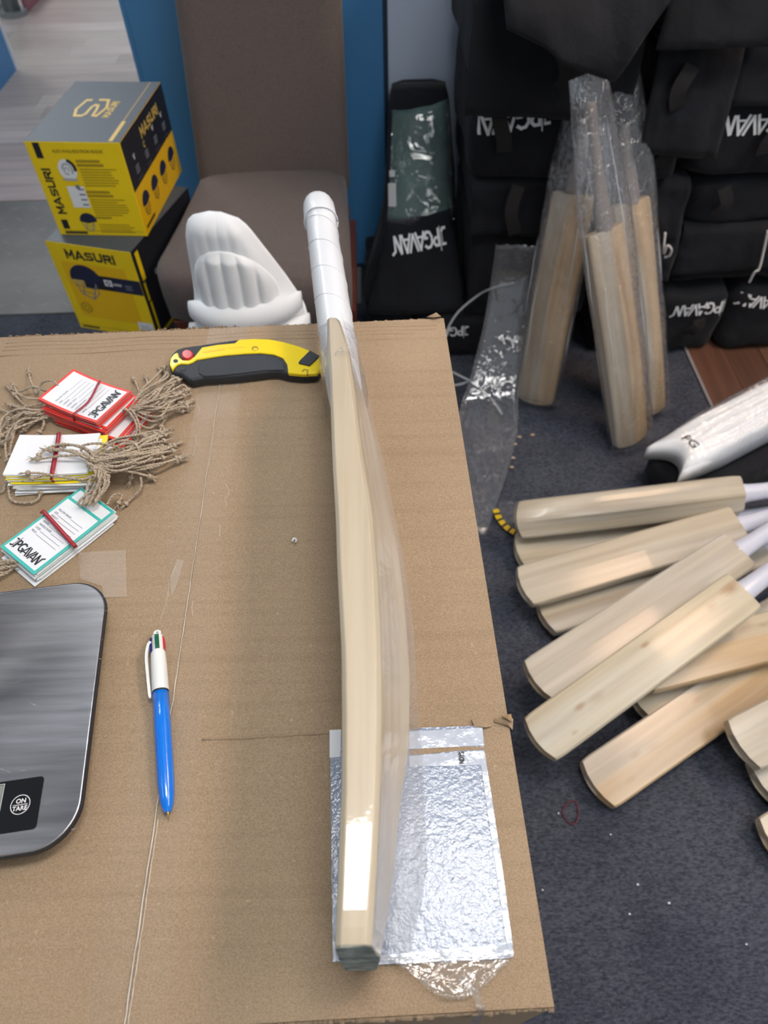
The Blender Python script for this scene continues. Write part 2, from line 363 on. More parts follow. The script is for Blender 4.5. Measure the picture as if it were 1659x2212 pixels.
def merge(*vf):
    v = []; f = []
    for a, b in vf:
        o = len(v); v += list(a); f += [tuple(i + o for i in q) for q in b]
    return v, f
def ribbon(pts, wid, updir=(0, 0, 1), th=.0006):
    fr = frames(pts); up = V(updir); L_ = []; 
    for p, t, a, b in fr:
        s = t.cross(up); s = s.normalized() if s.length > 1e-6 else b
        nn = s.cross(t).normalized()
        L_.append([p - s * wid / 2, p + s * wid / 2, p + s * wid / 2 + nn * th, p - s * wid / 2 + nn * th])
    return loft(L_)

# flat print: shapes drawn in a face frame (origin, right, up) and laid just proud of that face
def stroke_polys(strokes):
    out = []
    for th, pts in strokes:
        for (x0, y0), (x1, y1) in zip(pts[:-1], pts[1:]):
            dx, dy = x1 - x0, y1 - y0; l = math.hypot(dx, dy) or 1; ex, ey = dx / l * th * .35, dy / l * th * .35
            nx, ny = -dy / l * th / 2, dx / l * th / 2
            out.append([(x0 - ex + nx, y0 - ey + ny), (x0 - ex - nx, y0 - ey - ny), (x1 + ex - nx, y1 + ey - ny), (x1 + ex + nx, y1 + ey + ny)])
    return out
def arc(cx, cy, rx, ry, a0, a1, n=8): return [(cx + rx * math.cos(R(a0 + (a1 - a0) * i / n)), cy + ry * math.sin(R(a0 + (a1 - a0) * i / n))) for i in range(n + 1)]
LOGO = [(.14, [(-.02, .86), (.20, .86)]), (.05, [(.20, .90), (.20, .12)]), (.15, [(.20, .14), (.12, .02), (-.06, .02)]),
        (.05, [(.34, 1.18), (.34, -.12)]), (.15, [(.46, 0), (.46, .88)]), (.15, [(.46, .86), (.70, .86), (.82, .74), (.82, .56), (.70, .44), (.46, .44)]),
        (.15, [(1.50, .78), (1.34, .90), (1.12, .86), (.98, .66), (.98, .32), (1.12, .08), (1.34, .04), (1.48, .16), (1.50, .36), (1.32, .36)]),
        (.14, [(1.56, 0), (1.88, .92), (2.18, 0)]), (.11, [(1.72, .24), (2.06, .24)]),
        (.14, [(2.10, .92), (2.40, .04), (2.70, .92)]), (.14, [(2.62, 0), (2.94, .92), (3.24, 0)]), (.11, [(2.80, .24), (3.10, .24)]),
        (.15, [(3.36, 0), (3.36, .88)]), (.18, [(3.38, .88), (3.78, .04)]), (.14, [(3.82, 0), (3.84, .76), (4.06, .92)])]
LOGO_W = 4.10
GLY = {'M': (1.1, [(.24, [(.12, 0), (.12, 1)]), (.22, [(.14, .94), (.55, .30), (.96, .94)]), (.24, [(.98, 1), (.98, 0)])]),
       'A': (1.15, [(.24, [(.06, 0), (.57, .95), (1.08, 0)]), (.18, [(.30, .28), (.84, .28)])]),
       'S': (1.05, [(.22, [(.98, .86), (.30, .88), (.12, .76), (.12, .62), (.26, .52), (.80, .48), (.94, .38), (.94, .24), (.78, .12), (.08, .13)])]),
       'U': (1.05, [(.24, [(.12, 1), (.12, .26), (.26, .12), (.80, .12), (.94, .26), (.94, 1)])]),
       'R': (1.05, [(.24, [(.12, 0), (.12, .88), (.82, .88), (.94, .78), (.94, .60), (.82, .50), (.14, .48)]), (.24, [(.55, .46), (.98, .02)])]),
       'I': (.26, [(.24, [(.13, 0), (.13, 1)])])}
def word_polys(s, h, wscale=1.0):
    out = []; x = 0
    for ch in s:
        wd, st = GLY[ch]
        for p in stroke_polys([(t, q) for t, q in st]): out.append([((x + a) * h * wscale, b * h) for a, b in p])
        x += wd + .14
    return out, (x - .14) * h * wscale
def logo_polys(h): return [[(a * h, b * h) for a, b in p] for p in stroke_polys(LOGO)], LOGO_W * h
def shift(ps, dx, dy): return [[(a + dx, b + dy) for a, b in p] for p in ps]
def rect(x0, y0, x1, y1): return [(x0, y0), (x1, y0), (x1, y1), (x0, y1)]
def blob(cx, cy, rx, ry, a0=0, a1=360, n=18): return arc(cx, cy, rx, ry, a0, a1, n)[:(-1 if a1 - a0 == 360 else None)]
def decal(name, polys, O, U, W, m, parent, lift=.0005, bvh=None, label=None, th=.00025):
    O = V(O); U = V(U).normalized(); W = V(W).normalized(); N_ = U.cross(W).normalized(); v = []; f = []; k = 0
    for p in polys:
        b = len(v); k += 1
        q = [O + U * a + W * c for a, c in p]
        if bvh:
            h = []
            for s in q:
                loc, nn, idx, dd = bvh.ray_cast(s + N_ * .25, -N_, .6)
                if loc is None: break
                h.append(loc + N_ * lift)
            if len(h) < len(q): continue
            q = h
        else: q = [s + N_ * (lift + (k % 4) * .00002) for s in q]
        v += q; f.append(tuple(range(b, b + len(q))))
    return mk(name, v, f, m, parent, label=label)
_tc = {}
def text_geo(body, size, bold=0.0, xs=1.0):
    key = (body, size, bold, xs)
    if key in _tc: return _tc[key]
    cu = bpy.data.curves.new('t', 'FONT'); cu.body = body; cu.size = size; cu.offset = bold; cu.resolution_u = 3
    o = bpy.data.objects.new('t', cu); C.objects.link(o)
    dg = bpy.context.evaluated_depsgraph_get(); me = bpy.data.meshes.new_from_object(o.evaluated_get(dg))
    v = [(p.co.x * xs, p.co.y) for p in me.vertices]; f = [tuple(p.vertices) for p in me.polygons]
    bpy.data.objects.remove(o); bpy.data.curves.remove(cu); bpy.data.meshes.remove(me)
    wd = max(p[0] for p in v)
    _tc[key] = (v, f, wd); return _tc[key]
def text(name, body, size, O, U, W, m, parent, lift=.0005, bold=0.0, xs=1.0, center=False):
    v, f, wd = text_geo(body, size, bold, xs); O = V(O); U = V(U).normalized(); W = V(W).normalized(); N_ = U.cross(W).normalized()
    dx = -wd / 2 if center else 0
    return mk(name, [O + U * (a + dx) + W * b + N_ * lift for a, b in v], f, m, parent)

def soft_box(size, n=10, p=6.0, amp=.008, seed=0, fr=7.0, sag=0.0):
    """cushion-like box: centre bottom at the origin"""
    bm = bmesh.new(); bmesh.ops.create_cube(bm, size=2.0)
    bmesh.ops.subdivide_edges(bm, edges=bm.edges[:], cuts=n, use_grid_fill=True)
    v = []; bm.verts.index_update()
    for q in bm.verts:
        c = q.co; l = (abs(c.x) ** p + abs(c.y) ** p + abs(c.z) ** p) ** (1 / p)
        d = V((c.x / l * size[0] / 2, c.y / l * size[1] / 2, c.z / l * size[2] / 2))
        nz = noise.noise_vector(V((d.x * fr + seed * 7.3, d.y * fr + seed, d.z * fr * 1.4 - seed)))
        nz2 = noise.noise_vector(V((d.x * fr * 3 + seed, d.y * fr * 3, d.z * fr * 3)))
        d += nz * amp + nz2 * amp * .4
        d.z -= sag * (1 - (c.x) ** 2) * (1 if c.z > 0 else 0)
        v.append(d + V((0, 0, size[2] / 2)))
    f = [tuple(x.index for x in q.verts) for q in bm.faces]; bm.free()
    return v, f
def place(v, loc, rz=0, rx=0, ry=0):
    mt = Matrix.Translation(V(loc)) @ Matrix.Rotation(rz, 4, 'Z') @ Matrix.Rotation(ry, 4, 'Y') @ Matrix.Rotation(rx, 4, 'X')
    return [mt @ q for q in v]

T = 0.76          # height of the carton's top
# ------------------------------------------------------------------ the setting
v, f = abox(-4.5, 4.0, -3.0, 7.5, -.05, 0)
floor = struct(mk('floor', v, f, 'carpet')); floor['label'] = 'dark blue grey flecked carpet floor'
# pale wood-look boards beyond the doorway
woods = [mat('pale_oak_board_%d' % i, c, .35, var=.16, vscale=1.0, stretch=(3, 60, 1), coat=.15) for i, c in
         enumerate([(.40, .345, .315), (.47, .41, .385), (.35, .30, .275), (.43, .38, .345), (.38, .32, .30)])]
bw = .118; by = 2.535; k = 0
while by < 6.8:
    x = -3.6 + random.uniform(-.9, 0)
    while x < .1:
        ln = random.choice([.9, 1.2, 1.5]); x1 = min(x + ln, .1)
        v, f = abox(x + .0008, x1 - .0008, by + .0008, by + bw - .0008, 0.0005, .006)
        mk('plank', v, f, woods[random.randrange(5)], floor); x += ln
    by += bw
M_['vinyl'] = mat('grey_vinyl', (.155, .152, .145), .55, var=.25, vscale=5, bump=.5, bscale=8)
v, f = abox(-3.6, -.05, 1.845, 2.533, .0005, .004); strip = mk('vinyl_strip', v, f, 'vinyl', floor)
ps = []
for i in range(26):
    for j in range(9):
        x = -1.75 + i * .066 + (j % 2) * .033; y = 1.885 + j * .074; a = R(40 if (i + j) % 2 else -40)
        c_, s_ = math.cos(a), math.sin(a); l, h = .021, .0045
        ps.append([(x + c_ * l * t - s_ * h * q, y + s_ * l * t + c_ * h * q) for t, q in ((-1, 0), (0, -1), (1, 0), (0, 1))])
vv = []; ff = []
for q in ps:
    b = len(vv); vv += [V((a, c, .0042)) for a, c in q] + [V((sum(a for a, _ in q) / 4, sum(c for _, c in q) / 4, .0058))]
    ff += [(b + i, b + (i + 1) % 4, b + 4) for i in range(4)]
o = mk('tread_studs', vv, ff, mat('grey_studs', (.20, .197, .19), .5), strip); o['kind'] = 'stuff'
reds = [mat('red_oak_board_%d' % i, c, .45, var=.25, vscale=1.0, stretch=(60, 3, 1)) for i, c in enumerate([(.105, .048, .030), (.088, .040, .025), (.12, .058, .036)])]
for i in range(24):
    v, f = abox(.864 + i * .098 + .0008, .864 + (i + 1) * .098 - .0008, 1.12, 2.09, .0005, .004)
    mk('plank', v, f, reds[i % 3], floor)
v, f = abox(.856, .8635, 1.12, 2.09, .0005, .0055); mk('carpet_binding', v, f, mat('grey_binding', (.24, .22, .23), .8, bump=.5, bscale=300), floor)

v, f = abox(-.592, .034, 2.05, 2.085, 0, CEIL); wp = struct(mk('wall_partition', v, f, 'blue_panel'))
wp['label'] = 'blue painted partition wall behind the brown chair'
v, f = abox(.034, .046, 2.046, 2.09, 0, CEIL); mk('edge_strip', v, f, 'blue_dark', wp)  # dark strip paints in the shadow line down the partition's edge
v, f = abox(-.602, -.592, 2.047, 2.088, 0, CEIL); mk('edge_strip', v, f, 'blue_panel', wp)
v, f = abox(.046, 4.0, 2.09, 2.15, 0, CEIL); wb = struct(mk('wall_back', v, f, 'grey_wall')); wb['label'] = 'pale grey blue wall behind the black bags'
v, f = abox(-.59, .046, 2.042, 2.05, 0, .012); struct(mk('baseboard_back', v, f, 'blue_dark'))
v, f = abox(-1.72, -1.68, 2.6, 3.79, 0, 1.25); wl = struct(mk('wall_left', v, f, 'blue_panel')); wl['label'] = 'blue partition end at the far left of the wood floor'
v, f = abox(-1.725, -1.672, 3.786, 3.80, 0, 1.25); mk('edge_strip', v, f, 'frame_white', wl)
v, f = abox(-3.4, -1.99, 4.62, 4.66, .02, 2.2); d1 = struct(mk('door_1', v, f, 'pale_panel')); d1['label'] = 'pale glazed door beyond the wood floor'
v, f = abox(-3.4, -1.99, 4.61, 4.67, 0.006, .05); mk('bottom_rail', v, f, 'grey_metal', d1)
v, f = tube([(-1.93, 4.58, .006), (-1.93, 4.58, 2.2)], .045, 16); struct(mk('trim_1', v, f, 'grey_metal', smooth=True))
v, f = tube([(-1.93, 4.58, .006), (-1.93, 4.58, .03)], .075, 16); struct(mk('trim_2', v, f, 'grey_metal'))
v, f = abox(-1.885, -1.86, 4.62, 6.4, .006, .30); struct(mk('trim_3', v, f, 'pink'))
v, f = abox(-4.5, 4.0, -3.0, 7.5, CEIL, CEIL + .05); ce = struct(mk('ceiling', v, f, 'ceil'))
for i, (x, y, sx, sy, st, col) in enumerate(PANELS):
    t = thing('ceiling_light', ('slim white ceiling light panel right above the carton', 'long ceiling light panel over the open carpet on the right', 'long ceiling light panel over the black bags', 'long ceiling light panel above the helmet boxes', 'square ceiling light panel left of the carton', 'long ceiling light panel over the far wood floor', 'long ceiling light panel behind the viewer')[i], 'ceiling light', (x, y, CEIL - .03), 'ceiling light panels')
    v1 = []; parts = []
    for (a, b, c, d) in ((-sx / 2 - .02, sx / 2 + .02, -sy / 2 - .02, -sy / 2), (-sx / 2 - .02, sx / 2 + .02, sy / 2, sy / 2 + .02), (-sx / 2 - .02, -sx / 2, -sy / 2, sy / 2), (sx / 2, sx / 2 + .02, -sy / 2, sy / 2)):
        parts.append(abox(x + a, x + b, y + c, y + d, CEIL - .03, CEIL))
    v, f = merge(*parts); mk('frame', v, f, 'frame_white', t)
    v, f = abox(x - sx / 2, x + sx / 2, y - sy / 2, y + sy / 2, CEIL - .015, CEIL)
    mk('diffuser', v, f, mat('lit_diffuser_%d' % i, (.9, .9, .9), .5, emit=(col, st)), t)
# warm picture lamp over to the right, above the bag stack
t = thing('downlight', 'warm halogen ceiling downlight over the bags', 'ceiling light', (1.55, 1.25, CEIL - .12))
ring = [[V((1.55 + r_ * math.cos(a), 1.25 + r_ * math.sin(a), z)) for a in [i * math.pi / 8 for i in range(16)]] for r_, z in ((.30, CEIL), (.30, CEIL - .12), (.285, CEIL - .12), (.285, CEIL - .01))]
v, f = loft(ring, cap=False); mk('housing', v, f, 'frame_white', t)
v, f = tube([(1.55, 1.25, CEIL - .05), (1.55, 1.25, CEIL - .03)], .27, 24); mk('bulb', v, f, mat('warm_bulb', (.9, .8, .7), .5, emit=((1, .64, .40), 30)), t)

# ------------------------------------------------------------------ cardboard carton
KX0, KX1, KY0, KY1 = -.447, .0855, .030, .7195
ang = R(1.2)
def bxp(x, y, z): # carton frame: measured about its near right corner
    c_, s_ = math.cos(ang), math.sin(ang); dx, dy = x - .0941, y - .0335
    return V((.0941 + c_ * dx - s_ * dy + .000, .0335 + s_ * dx + c_ * dy, z))
def cbox(x0, x1, y0, y1, z0, z1):
    v, f = abox(x0, x1, y0, y1, z0, z1); return [bxp(p.x, p.y, p.z) for p in v], f
BX0, BX1, BY0, BY1 = -.441, .0941, .0335, .7216; SEAM = -.166; TH = .004
car = thing('cardboard_carton', 'large brown cardboard carton standing in the foreground as a worktop', 'box', (-.17, .37, 0))
def panel_grid(x0, x1, y0, y1, name, sag=.0012, seed=0):
    nx, ny = 12, 16; tv = []; 
    for zz in (T - TH, T):
        for j in range(ny + 1):
            for i in range(nx + 1):
                x = x0 + (x1 - x0) * i / nx; y = y0 + (y1 - y0) * j / ny
                e = min(1, min(i, nx - i) / 2, min(j, ny - j) / 2)
                dz = noise.noise(V((x * 7, y * 7, seed))) * sag * e
                tv.append(bxp(x, y, zz - abs(dz)))
    n1 = (nx + 1) * (ny + 1); ff = []
    for j in range(ny):
        for i in range(nx):
            a = j * (nx + 1) + i; q = (a, a + 1, a + nx + 2, a + nx + 1); ff.append(tuple(n1 + k for k in q)); ff.append(q[::-1])
    bd = [i for i in range(nx + 1)] + [(j + 1) * (nx + 1) + nx for j in range(ny)] + [ny * (nx + 1) + nx - 1 - i for i in range(nx)] + [(ny - 1 - j) * (nx + 1) for j in range(ny - 1)]
    for a, b in zip(bd, bd[1:] + bd[:1]): ff.append((a, b, n1 + b, n1 + a))
    return mk(name, tv, ff, 'card', car)
panel_grid(BX0, SEAM - .0002, BY0, BY1, 'top_flap', seed=1)
panel_grid(SEAM + .0002, BX1, BY0, BY1, 'top_flap', seed=5)
v, f = cbox(BX0, BX1, BY0, BY0 + TH, 0, T - TH - .0004); mk('side_panel', v, f, 'card', car)
v, f = cbox(BX0, BX1, BY1 - TH, BY1, 0, T - TH - .0004); mk('side_panel', v, f, 'card', car)
v, f = cbox(BX0, BX0 + TH, BY0 + TH, BY1 - TH, 0, T - TH - .0004); mk('side_panel', v, f, 'card', car)
v, f = cbox(BX1 - TH, BX1, BY0 + TH, BY1 - TH, 0, T - TH - .0004); mk('side_panel', v, f, 'card', car)
v, f = cbox(BX0, BX1, BY0, BY1, .0005, .0045); mk('bottom_panel', v, f, 'card', car)
# frayed, ridged rims
def frayed(p0, p1, n, h, name, out):
    vv = []; ff = []
    for i in range(n):
        a = i / n; b = (i + random.uniform(.7, 1.3)) / n; b = min(b, 1)
        q0 = V(p0).lerp(V(p1), a); q1 = V(p0).lerp(V(p1), b); hh = h * random.uniform(.2, 1) * (1.5 if random.random() < .12 else 1)
        o_ = V(out) * random.uniform(.0006, .0024); k = len(vv)
        vv += [q0, q1, q1 + V((0, 0, hh)) + o_, q0.lerp(q1, .4) + V((0, 0, hh * 1.2)) + o_, q0 + V((0, 0, hh * .5)) + o_]
        vv += [p + V(out) * .0012 + V((0, 0, -.0015)) for p in vv[k:k + 5]]
        ff += [(k, k + 1, k + 2, k + 3, k + 4), (k + 9, k + 8, k + 7, k + 6, k + 5)] + [(k + i2, k + 5 + i2, k + 5 + (i2 + 1) % 5, k + (i2 + 1) % 5) for i2 in range(5)]
    o = mk(name, vv, ff, 'card', car); return o
frayed(bxp(BX0 + .01, BY1 - .001, T - .001), bxp(BX0 + .30, BY1 - .001, T - .001), 75, .0036, 'frayed_rim', (0, 1, 0))
frayed(bxp(BX0 + .30, BY1 - .001, T - .001), bxp(BX1 - .002, BY1 - .001, T - .001), 70, .0013, 'frayed_rim', (0, 1, 0))
frayed(bxp(BX0, BY0 + .0005, T - .002), bxp(BX1, BY0 + .0005, T - .002), 160, .0014, 'frayed_rim', (0, -1, 0))
# press lines at the far rim and the cross crease
for yy, hh in ((BY1 - .012, .0007), (BY1 - .019, .0006), (BY1 - .026, .0007), (BY1 - .036, .0005)):
    vv = []
    pts = [bxp(BX0 + .01 + (BX1 - BX0 - .02) * i / 30, yy + .0012 * math.sin(i * .8), T - .0012 + hh + .0009 * noise.noise(V((i * .4, yy * 90, 0)))) for i in range(31)]
    v, f = tube(pts, .0011, 6); mk('press_ridge', v, f, 'card', car, smooth=True)
pts = [bxp(-.14 + .235 * i / 30, .2115 + .0012 * noise.noise(V((i * .35, 3, 0))), T - .0010 + .0006 * noise.noise(V((i * .5, 9, 0)))) for i in range(31)]
v, f = tube(pts, .0014, 6); mk('crease_ridge', v, f, 'card', car, smooth=True)
# torn liner scraps by the right edge
def scrap(pts, z0, z1, name='torn_liner', seed=0, m='card'):
    n = len(pts); c = sum((V((p[0], p[1], 0)) for p in pts), V()) / n
    tv = [V((p[0], p[1], z0 + random.uniform(0, 1) * (z1 - z0))) for p in pts] + [V((c.x, c.y, z1))]
    tv += [p - V((0, 0, .0006)) for p in tv]; k = n + 1
    ff = [(i, (i + 1) % n, n) for i in range(n)] + [(k + (i + 1) % n, k + i, k + n) for i in range(n)] + [(i, k + i, k + (i + 1) % n, (i + 1) % n) for i in range(n)]
    return mk(name, tv, ff, m, car)
def pp(lst, z): return [at(a, b, z).xy for a, b in lst]
scrap(pp([(1018, 1556), (1040, 1552), (1064, 1560), (1062, 1570), (1050, 1574), (1024, 1572)], T), T + .0012, T + .003)
scrap(pp([(884, 1566), (908, 1562), (910, 1576), (896, 1579), (884, 1578)], T), T + .0012, T + .003)
scrap(pp([(1066, 1556), (1096, 1546), (1108, 1556), (1107, 1578), (1097, 1570), (1070, 1562)], T), T + .0008, T + .005)
scrap(pp([(1080, 1552), (1102, 1548), (1106, 1566), (1094, 1562)], T), T + .003, T + .008, m='card_edge')
scrap(pp([(922, 686), (942, 684), (952, 689), (936, 692)], T), T + .001, T + .007)
# clear parcel tape over the seam, its ridge and scuffs
tp = [bxp(SEAM - .024, BY0 + .0005, T + .0012), bxp(SEAM + .024, BY0 + .0005, T + .0012), bxp(SEAM + .024, BY1 - .001, T + .0012), bxp(SEAM - .024, BY1 - .001, T + .0012)]
v = tp + [p + V((0, 0, .0002)) for p in tp]; f = [(3, 2, 1, 0), (4, 5, 6, 7), (0, 1, 5, 4), (1, 2, 6, 5), (2, 3, 7, 6), (3, 0, 4, 7)]
tape = mk('parcel_tape', v, f, 'tape', car)
for (a, b, r_) in ((0.0, .32, .00050), (.0, .12, .00032), (.30, .685, .00034)):
    sx_ = SEAM + (0.0022 if r_ == .00032 else 0)
    pts = [bxp(sx_ + .0007 * noise.noise(V((i * .7, r_ * 9999, 0))), BY0 + .001 + a + (b - a) * i / 40, T + .0014) for i in range(41)]
    v, f = tube(pts, [r_ * (.5 + .8 * abs(noise.noise(V((i * .9, 2, r_ * 5000))))) for i in range(41)], 5); mk('tape_ridge', v, f, 'tape_crack', tape)
for i in range(13):
    x = SEAM + random.choice([-.017, .016, .02, .006]) + random.uniform(-.004, .004); y = random.uniform(.30, .70); l = random.uniform(.006, .035)
    pts = [bxp(x, y, T + .0014), bxp(x + random.uniform(-.002, .002), y + l / 2, T + .0014), bxp(x + random.uniform(-.003, .003), y + l, T + .0014)]
    v, f = tube(pts, random.uniform(.00007, .00014), 4); mk('tape_scuff', v, f, 'tape_crack', tape)
M_['bare'] = mat_plastic('tape_lifted_patch', .02, crinkle=.4, scale=120, film=.10, rough=.5, white=(.78, .68, .58), edge=.02)
for q in ([(170, 1195), (272, 1190), (275, 1290), (225, 1292), (222, 1268), (175, 1252)], [(368, 1255), (382, 1210), (398, 1212), (384, 1262), (372, 1290)]):
    v, f = prism(pp(q, T), T + .0011, T + .0013); mk('glue_patch', v, f, 'bare', car)

# adhesive document pouch stuck on the carton under the bat
po = mk('document_pouch', *prism(pp([(713, 1578), (1042, 1568), (1046, 1622), (1052, 1700), (1072, 1840), (1092, 2010), (1100, 2052), (719, 2078)], T + .0014), T + .0008, T + .0018), 'pouch_white', car, label='white adhesive document pouch under clear film')
OFF[po.name] = wloc(car)
def pouchstrip(px, name, m, z0=T + .0018, z1=T + .0024): 
    v, f = prism(pp(px, z1), z0, z1); return mk(name, v, f, m, po)
pouchstrip([(884, 1580), (1042, 1572), (1046, 1610), (884, 1618)], 'film_flap', 'pouch_edge')
pouchstrip([(884, 1633), (1046, 1621), (1049, 1652), (884, 1656)], 'film_flap', 'pouch_edge')
pouchstrip([(884, 1620), (960, 1613), (1046, 1613), (1044, 1619), (985, 1622), (884, 1632)], 'tear_slot', 'card', T + .0018, T + .0021)
pouchstrip([(812, 2064), (1092, 2040), (1108, 2048), (1110, 2064), (1098, 2070), (812, 2084)], 'film_flap', 'pouch_edge')
pouchstrip([(1036, 1625), (1047, 1625), (1062, 1720), (1086, 1880), (1108, 2045), (1096, 2050), (1076, 1905), (1052, 1745)], 'film_flap', 'pouch_edge', T + .0019, T + .0027)
v, f = prism(pp([(712, 1577), (737, 1576), (735, 1635), (712, 1637)], T + .002), T + .0018, T + .0022); mk('paper_slip', v, f, 'white_card', po)
text('printed_word', "NDY'S", .0052, at(1003, 1650, T + .0027), V((0.05, 1, 0)), V((-1, .05, 0)), 'black_print', po, bold=.0002, xs=.62)
for a in ([(905, 1716), (960, 1722), (1010, 1706), (1036, 1680)], [(950, 1826), (985, 1792), (1020, 1756), (1040, 1722)], [(866, 1732), (930, 1748), (978, 1768)], [(858, 1792), (910, 1838), (960, 1878), (1015, 1908)], [(900, 1858), (960, 1902), (1000, 1930)], [(972, 1722), (990, 1730), (1008, 1738)]):
    pts = spline([at(x, y, T + .0018) for x, y in a], 16); v, f = tube(pts, [.00012 + .00035 * abs(noise.noise(V((i * .6, a[0][0], 0)))) for i in range(17)], 5)
    mk('crease_glint', v, f, 'fold', po, smooth=True)  # thin pale tubes paint highlights along the pouch film's creases
# crumpled loose end of film hanging over the carton's near rim
gx, gy = 14, 10; tv = []
for j in range(gy + 1):
    for i in range(gx + 1):
        a = i / gx; b = j / gy
        top = at(815 + 290 * a, 2070 - 8 * a, T + .003); bot = at(880 + 215 * a, 2085 + 75 * math.sin(math.pi * min(1, a * 1.05)) ** .8, T + .003)
        p = top.lerp(bot, b); p.z += .002 + .009 * abs(noise.noise(V((a * 7, b * 4, 3)))) * math.sin(math.pi * min(.97, b + .03)) ** .5
        tv.append(p)
ff = [(j * (gx + 1) + i, j * (gx + 1) + i + 1, (j + 1) * (gx + 1) + i + 1, (j + 1) * (gx + 1) + i) for j in range(gy) for i in range(gx)]
lf = mk('film_scrap', tv, ff, 'film', None, smooth=True, solid=.0003); tag(lf, 'crumpled clear film end lying at the near rim of the carton', 'plastic film')
pts = spline([at(995, 2105, T + .009), at(1015, 2130, T + .006), at(1033, 2158, T + .004), at(1038, 2180, T + .003)] + [V((at(1030, 2195, T).x, .028, T - .02)), V((at(1030, 2195, T).x, .0275, T - .05))], 20)
v, f = ribbon(pts, .005, (0, -.4, 1), .0006); mk('film_tail', v, f, 'film', lf)

# ------------------------------------------------------------------ cricket bats
def bat_section(hw, fo, e, s, y, fl=0.0, skew=0.0):
    """ring in (width, length, depth): flat face at depth fo, edge thickness e, spine depth s"""
    k = min(.003, hw * .2)
    half = [(hw - k, fo), (hw, fo + k), (hw, fo + e - k), (hw - k * 1.2, fo + e), (hw * .78, fo + e + (s - e) * .14), (hw * .52, fo + e + (s - e) * .36), (hw * .26, fo + e + (s - e) * .68), (hw * .08, fo + e + (s - e) * .96)]
    top = [half[0], half[1], (hw - skew, fo + e - k), (hw - k * 1.2 - skew, fo + e)] + half[4:]
    ring = [(-hw * .5, fo - .0008), (0, fo - .0012), (hw * .5, fo - .0008)] + top + [(-a, b) for a, b in reversed(half)]
    return [(a, y, b) for a, b in ring]
def lerp_tab(tab, y):
    for (y0, *a), (y1, *b) in zip(tab[:-1], tab[1:]):
        if y <= y1:
            t = 0 if y1 == y0 else max(0, (y - y0) / (y1 - y0)); return [p + (q - p) * t for p, q in zip(a, b)]
    return list(tab[-1][1:])
def blade_rings(tab, L_, HW, n=34, skew=0.0, toe_arc=0.0):
    ys = [0, .003, .008, .016] + [.016 + (L_ - .05) * i / n for i in range(1, n + 1)] + [L_ - .024, L_ - .015, L_ - .008, L_ - .002, L_]
    rings = []
    for y in ys:
        fo, e, s = lerp_tab(tab, y)
        hw = HW
        if y < .016: hw = HW * (.96 + .04 * math.sin(math.pi / 2 * y / .016)); s = e + (s - e) * (.75 + .25 * y / .016)
        if y > L_ - .034:
            q = (y - (L_ - .034)) / .034; hw = HW * (1 - .05 * q ** 4) ; hw = hw if y < L_ - .001 else hw * .93
        rings.append([(a, yy - toe_arc * (1 - (a / HW) ** 2) * max(0, 1 - yy / .06), b) for a, yy, b in bat_section(hw, fo, e, s, y, skew=skew)])
    return rings
STD = [(0, 0.004, .022, .026), (.05, .003, .026, .036), (.16, .0015, .031, .054), (.26, 0, .031, .056), (.38, .001, .028, .046), (.48, .002, .023, .034), (.56, .003, .018, .026)]
def bat_local(L_=.555, HW=.053, tab=STD):
    return loft([[V(p) for p in r] for r in blade_rings(tab, L_, HW, toe_arc=.011)])
def handle_local(L_=.555, hl=.285, r=.0175, zc=.017, cone=True):
    rings = []; n = 16
    prof = [(-.03, .026 if cone else .02, .015), (-.008, .0235 if cone else .0185, .016), (.015, .0195, .017), (.05, .0178, r), (.12, r, r), (.20, r * .97, r * .97), (hl - .034, r, r), (hl - .031, r * 1.14, r * 1.14), (hl - .008, r * 1.2, r * 1.2), (hl - .001, r * 1.05, r * 1.05), (hl, r * .8, r * .8)]
    for y, rx, rz in prof: rings.append([V((rx * math.cos(2 * math.pi * k / n), L_ + y, zc + rz * math.sin(2 * math.pi * k / n))) for k in range(n)])
    return loft(rings)

# hero bat: stands on its lower edge on the carton. width -> height, depth -> +x, length -> +y
HT = [(0, -.0322, .0192, .0235), (.02, -.0313, .0198, .026), (.042, -.0307, .0213, .030), (.079, -.0296, .0224, .034), (.121, -.0300, .0243, .0425), (.169, -.0310, .0260, .0468), (.235, -.0350, .0285, .0495), (.285, -.0372, .0280, .0480), (.336, -.0405, .0256, .0440), (.419, -.0446, .0222, .0365), (.49, -.0486, .0192, .0290), (.534, -.0505, .0120, .0225), (.56, -.0515, .0105, .018)]
HWD = .0525; YB = .0552; LB = .534
def hero(p): return V((p[2], YB + p[1], T + .0002 + HWD + p[0]))
hb = thing('cricket_bat', 'bare willow cricket bat with white grip standing on edge on the carton', 'cricket bat', (-.02, .3, T))
v, f = loft([[hero(p) for p in r] for r in blade_rings(HT, LB, HWD, 40, skew=.0008)])
blade = mk('blade', v, f, 'wood_hero', hb, bevel=.0008)
# sculpted shoulder: the blade drops to the handle beyond the flat edge end
rings = []; n = 18
prof = [(.60 - .085, .0215, .0165), (.60 - .05, .0225, .0180), (.60, .0208, .0192), (.66, .0198, .0194), (.74, .0196, .0196), (.80, .0192, .0192), (.853, .0190, .0190), (.856, .0208, .0208), (.872, .0210, .0210), (.890, .0206, .0206), (.898, .0190, .0190), (.902, .0150, .0150)]
for y, rz, rx in prof:
    xc = -.0432 - (y - .61) * .105; rings.append([V((xc + rx * math.cos(2 * math.pi * k / n), y, T + .0545 + rz * math.sin(2 * math.pi * k / n))) for k in range(n)])
v, f = loft(rings); hd = mk('handle', v, f, 'grip_white', hb, smooth=True, label='handle wrapped in white woven grip')
OFF[hd.name] = wloc(hb)
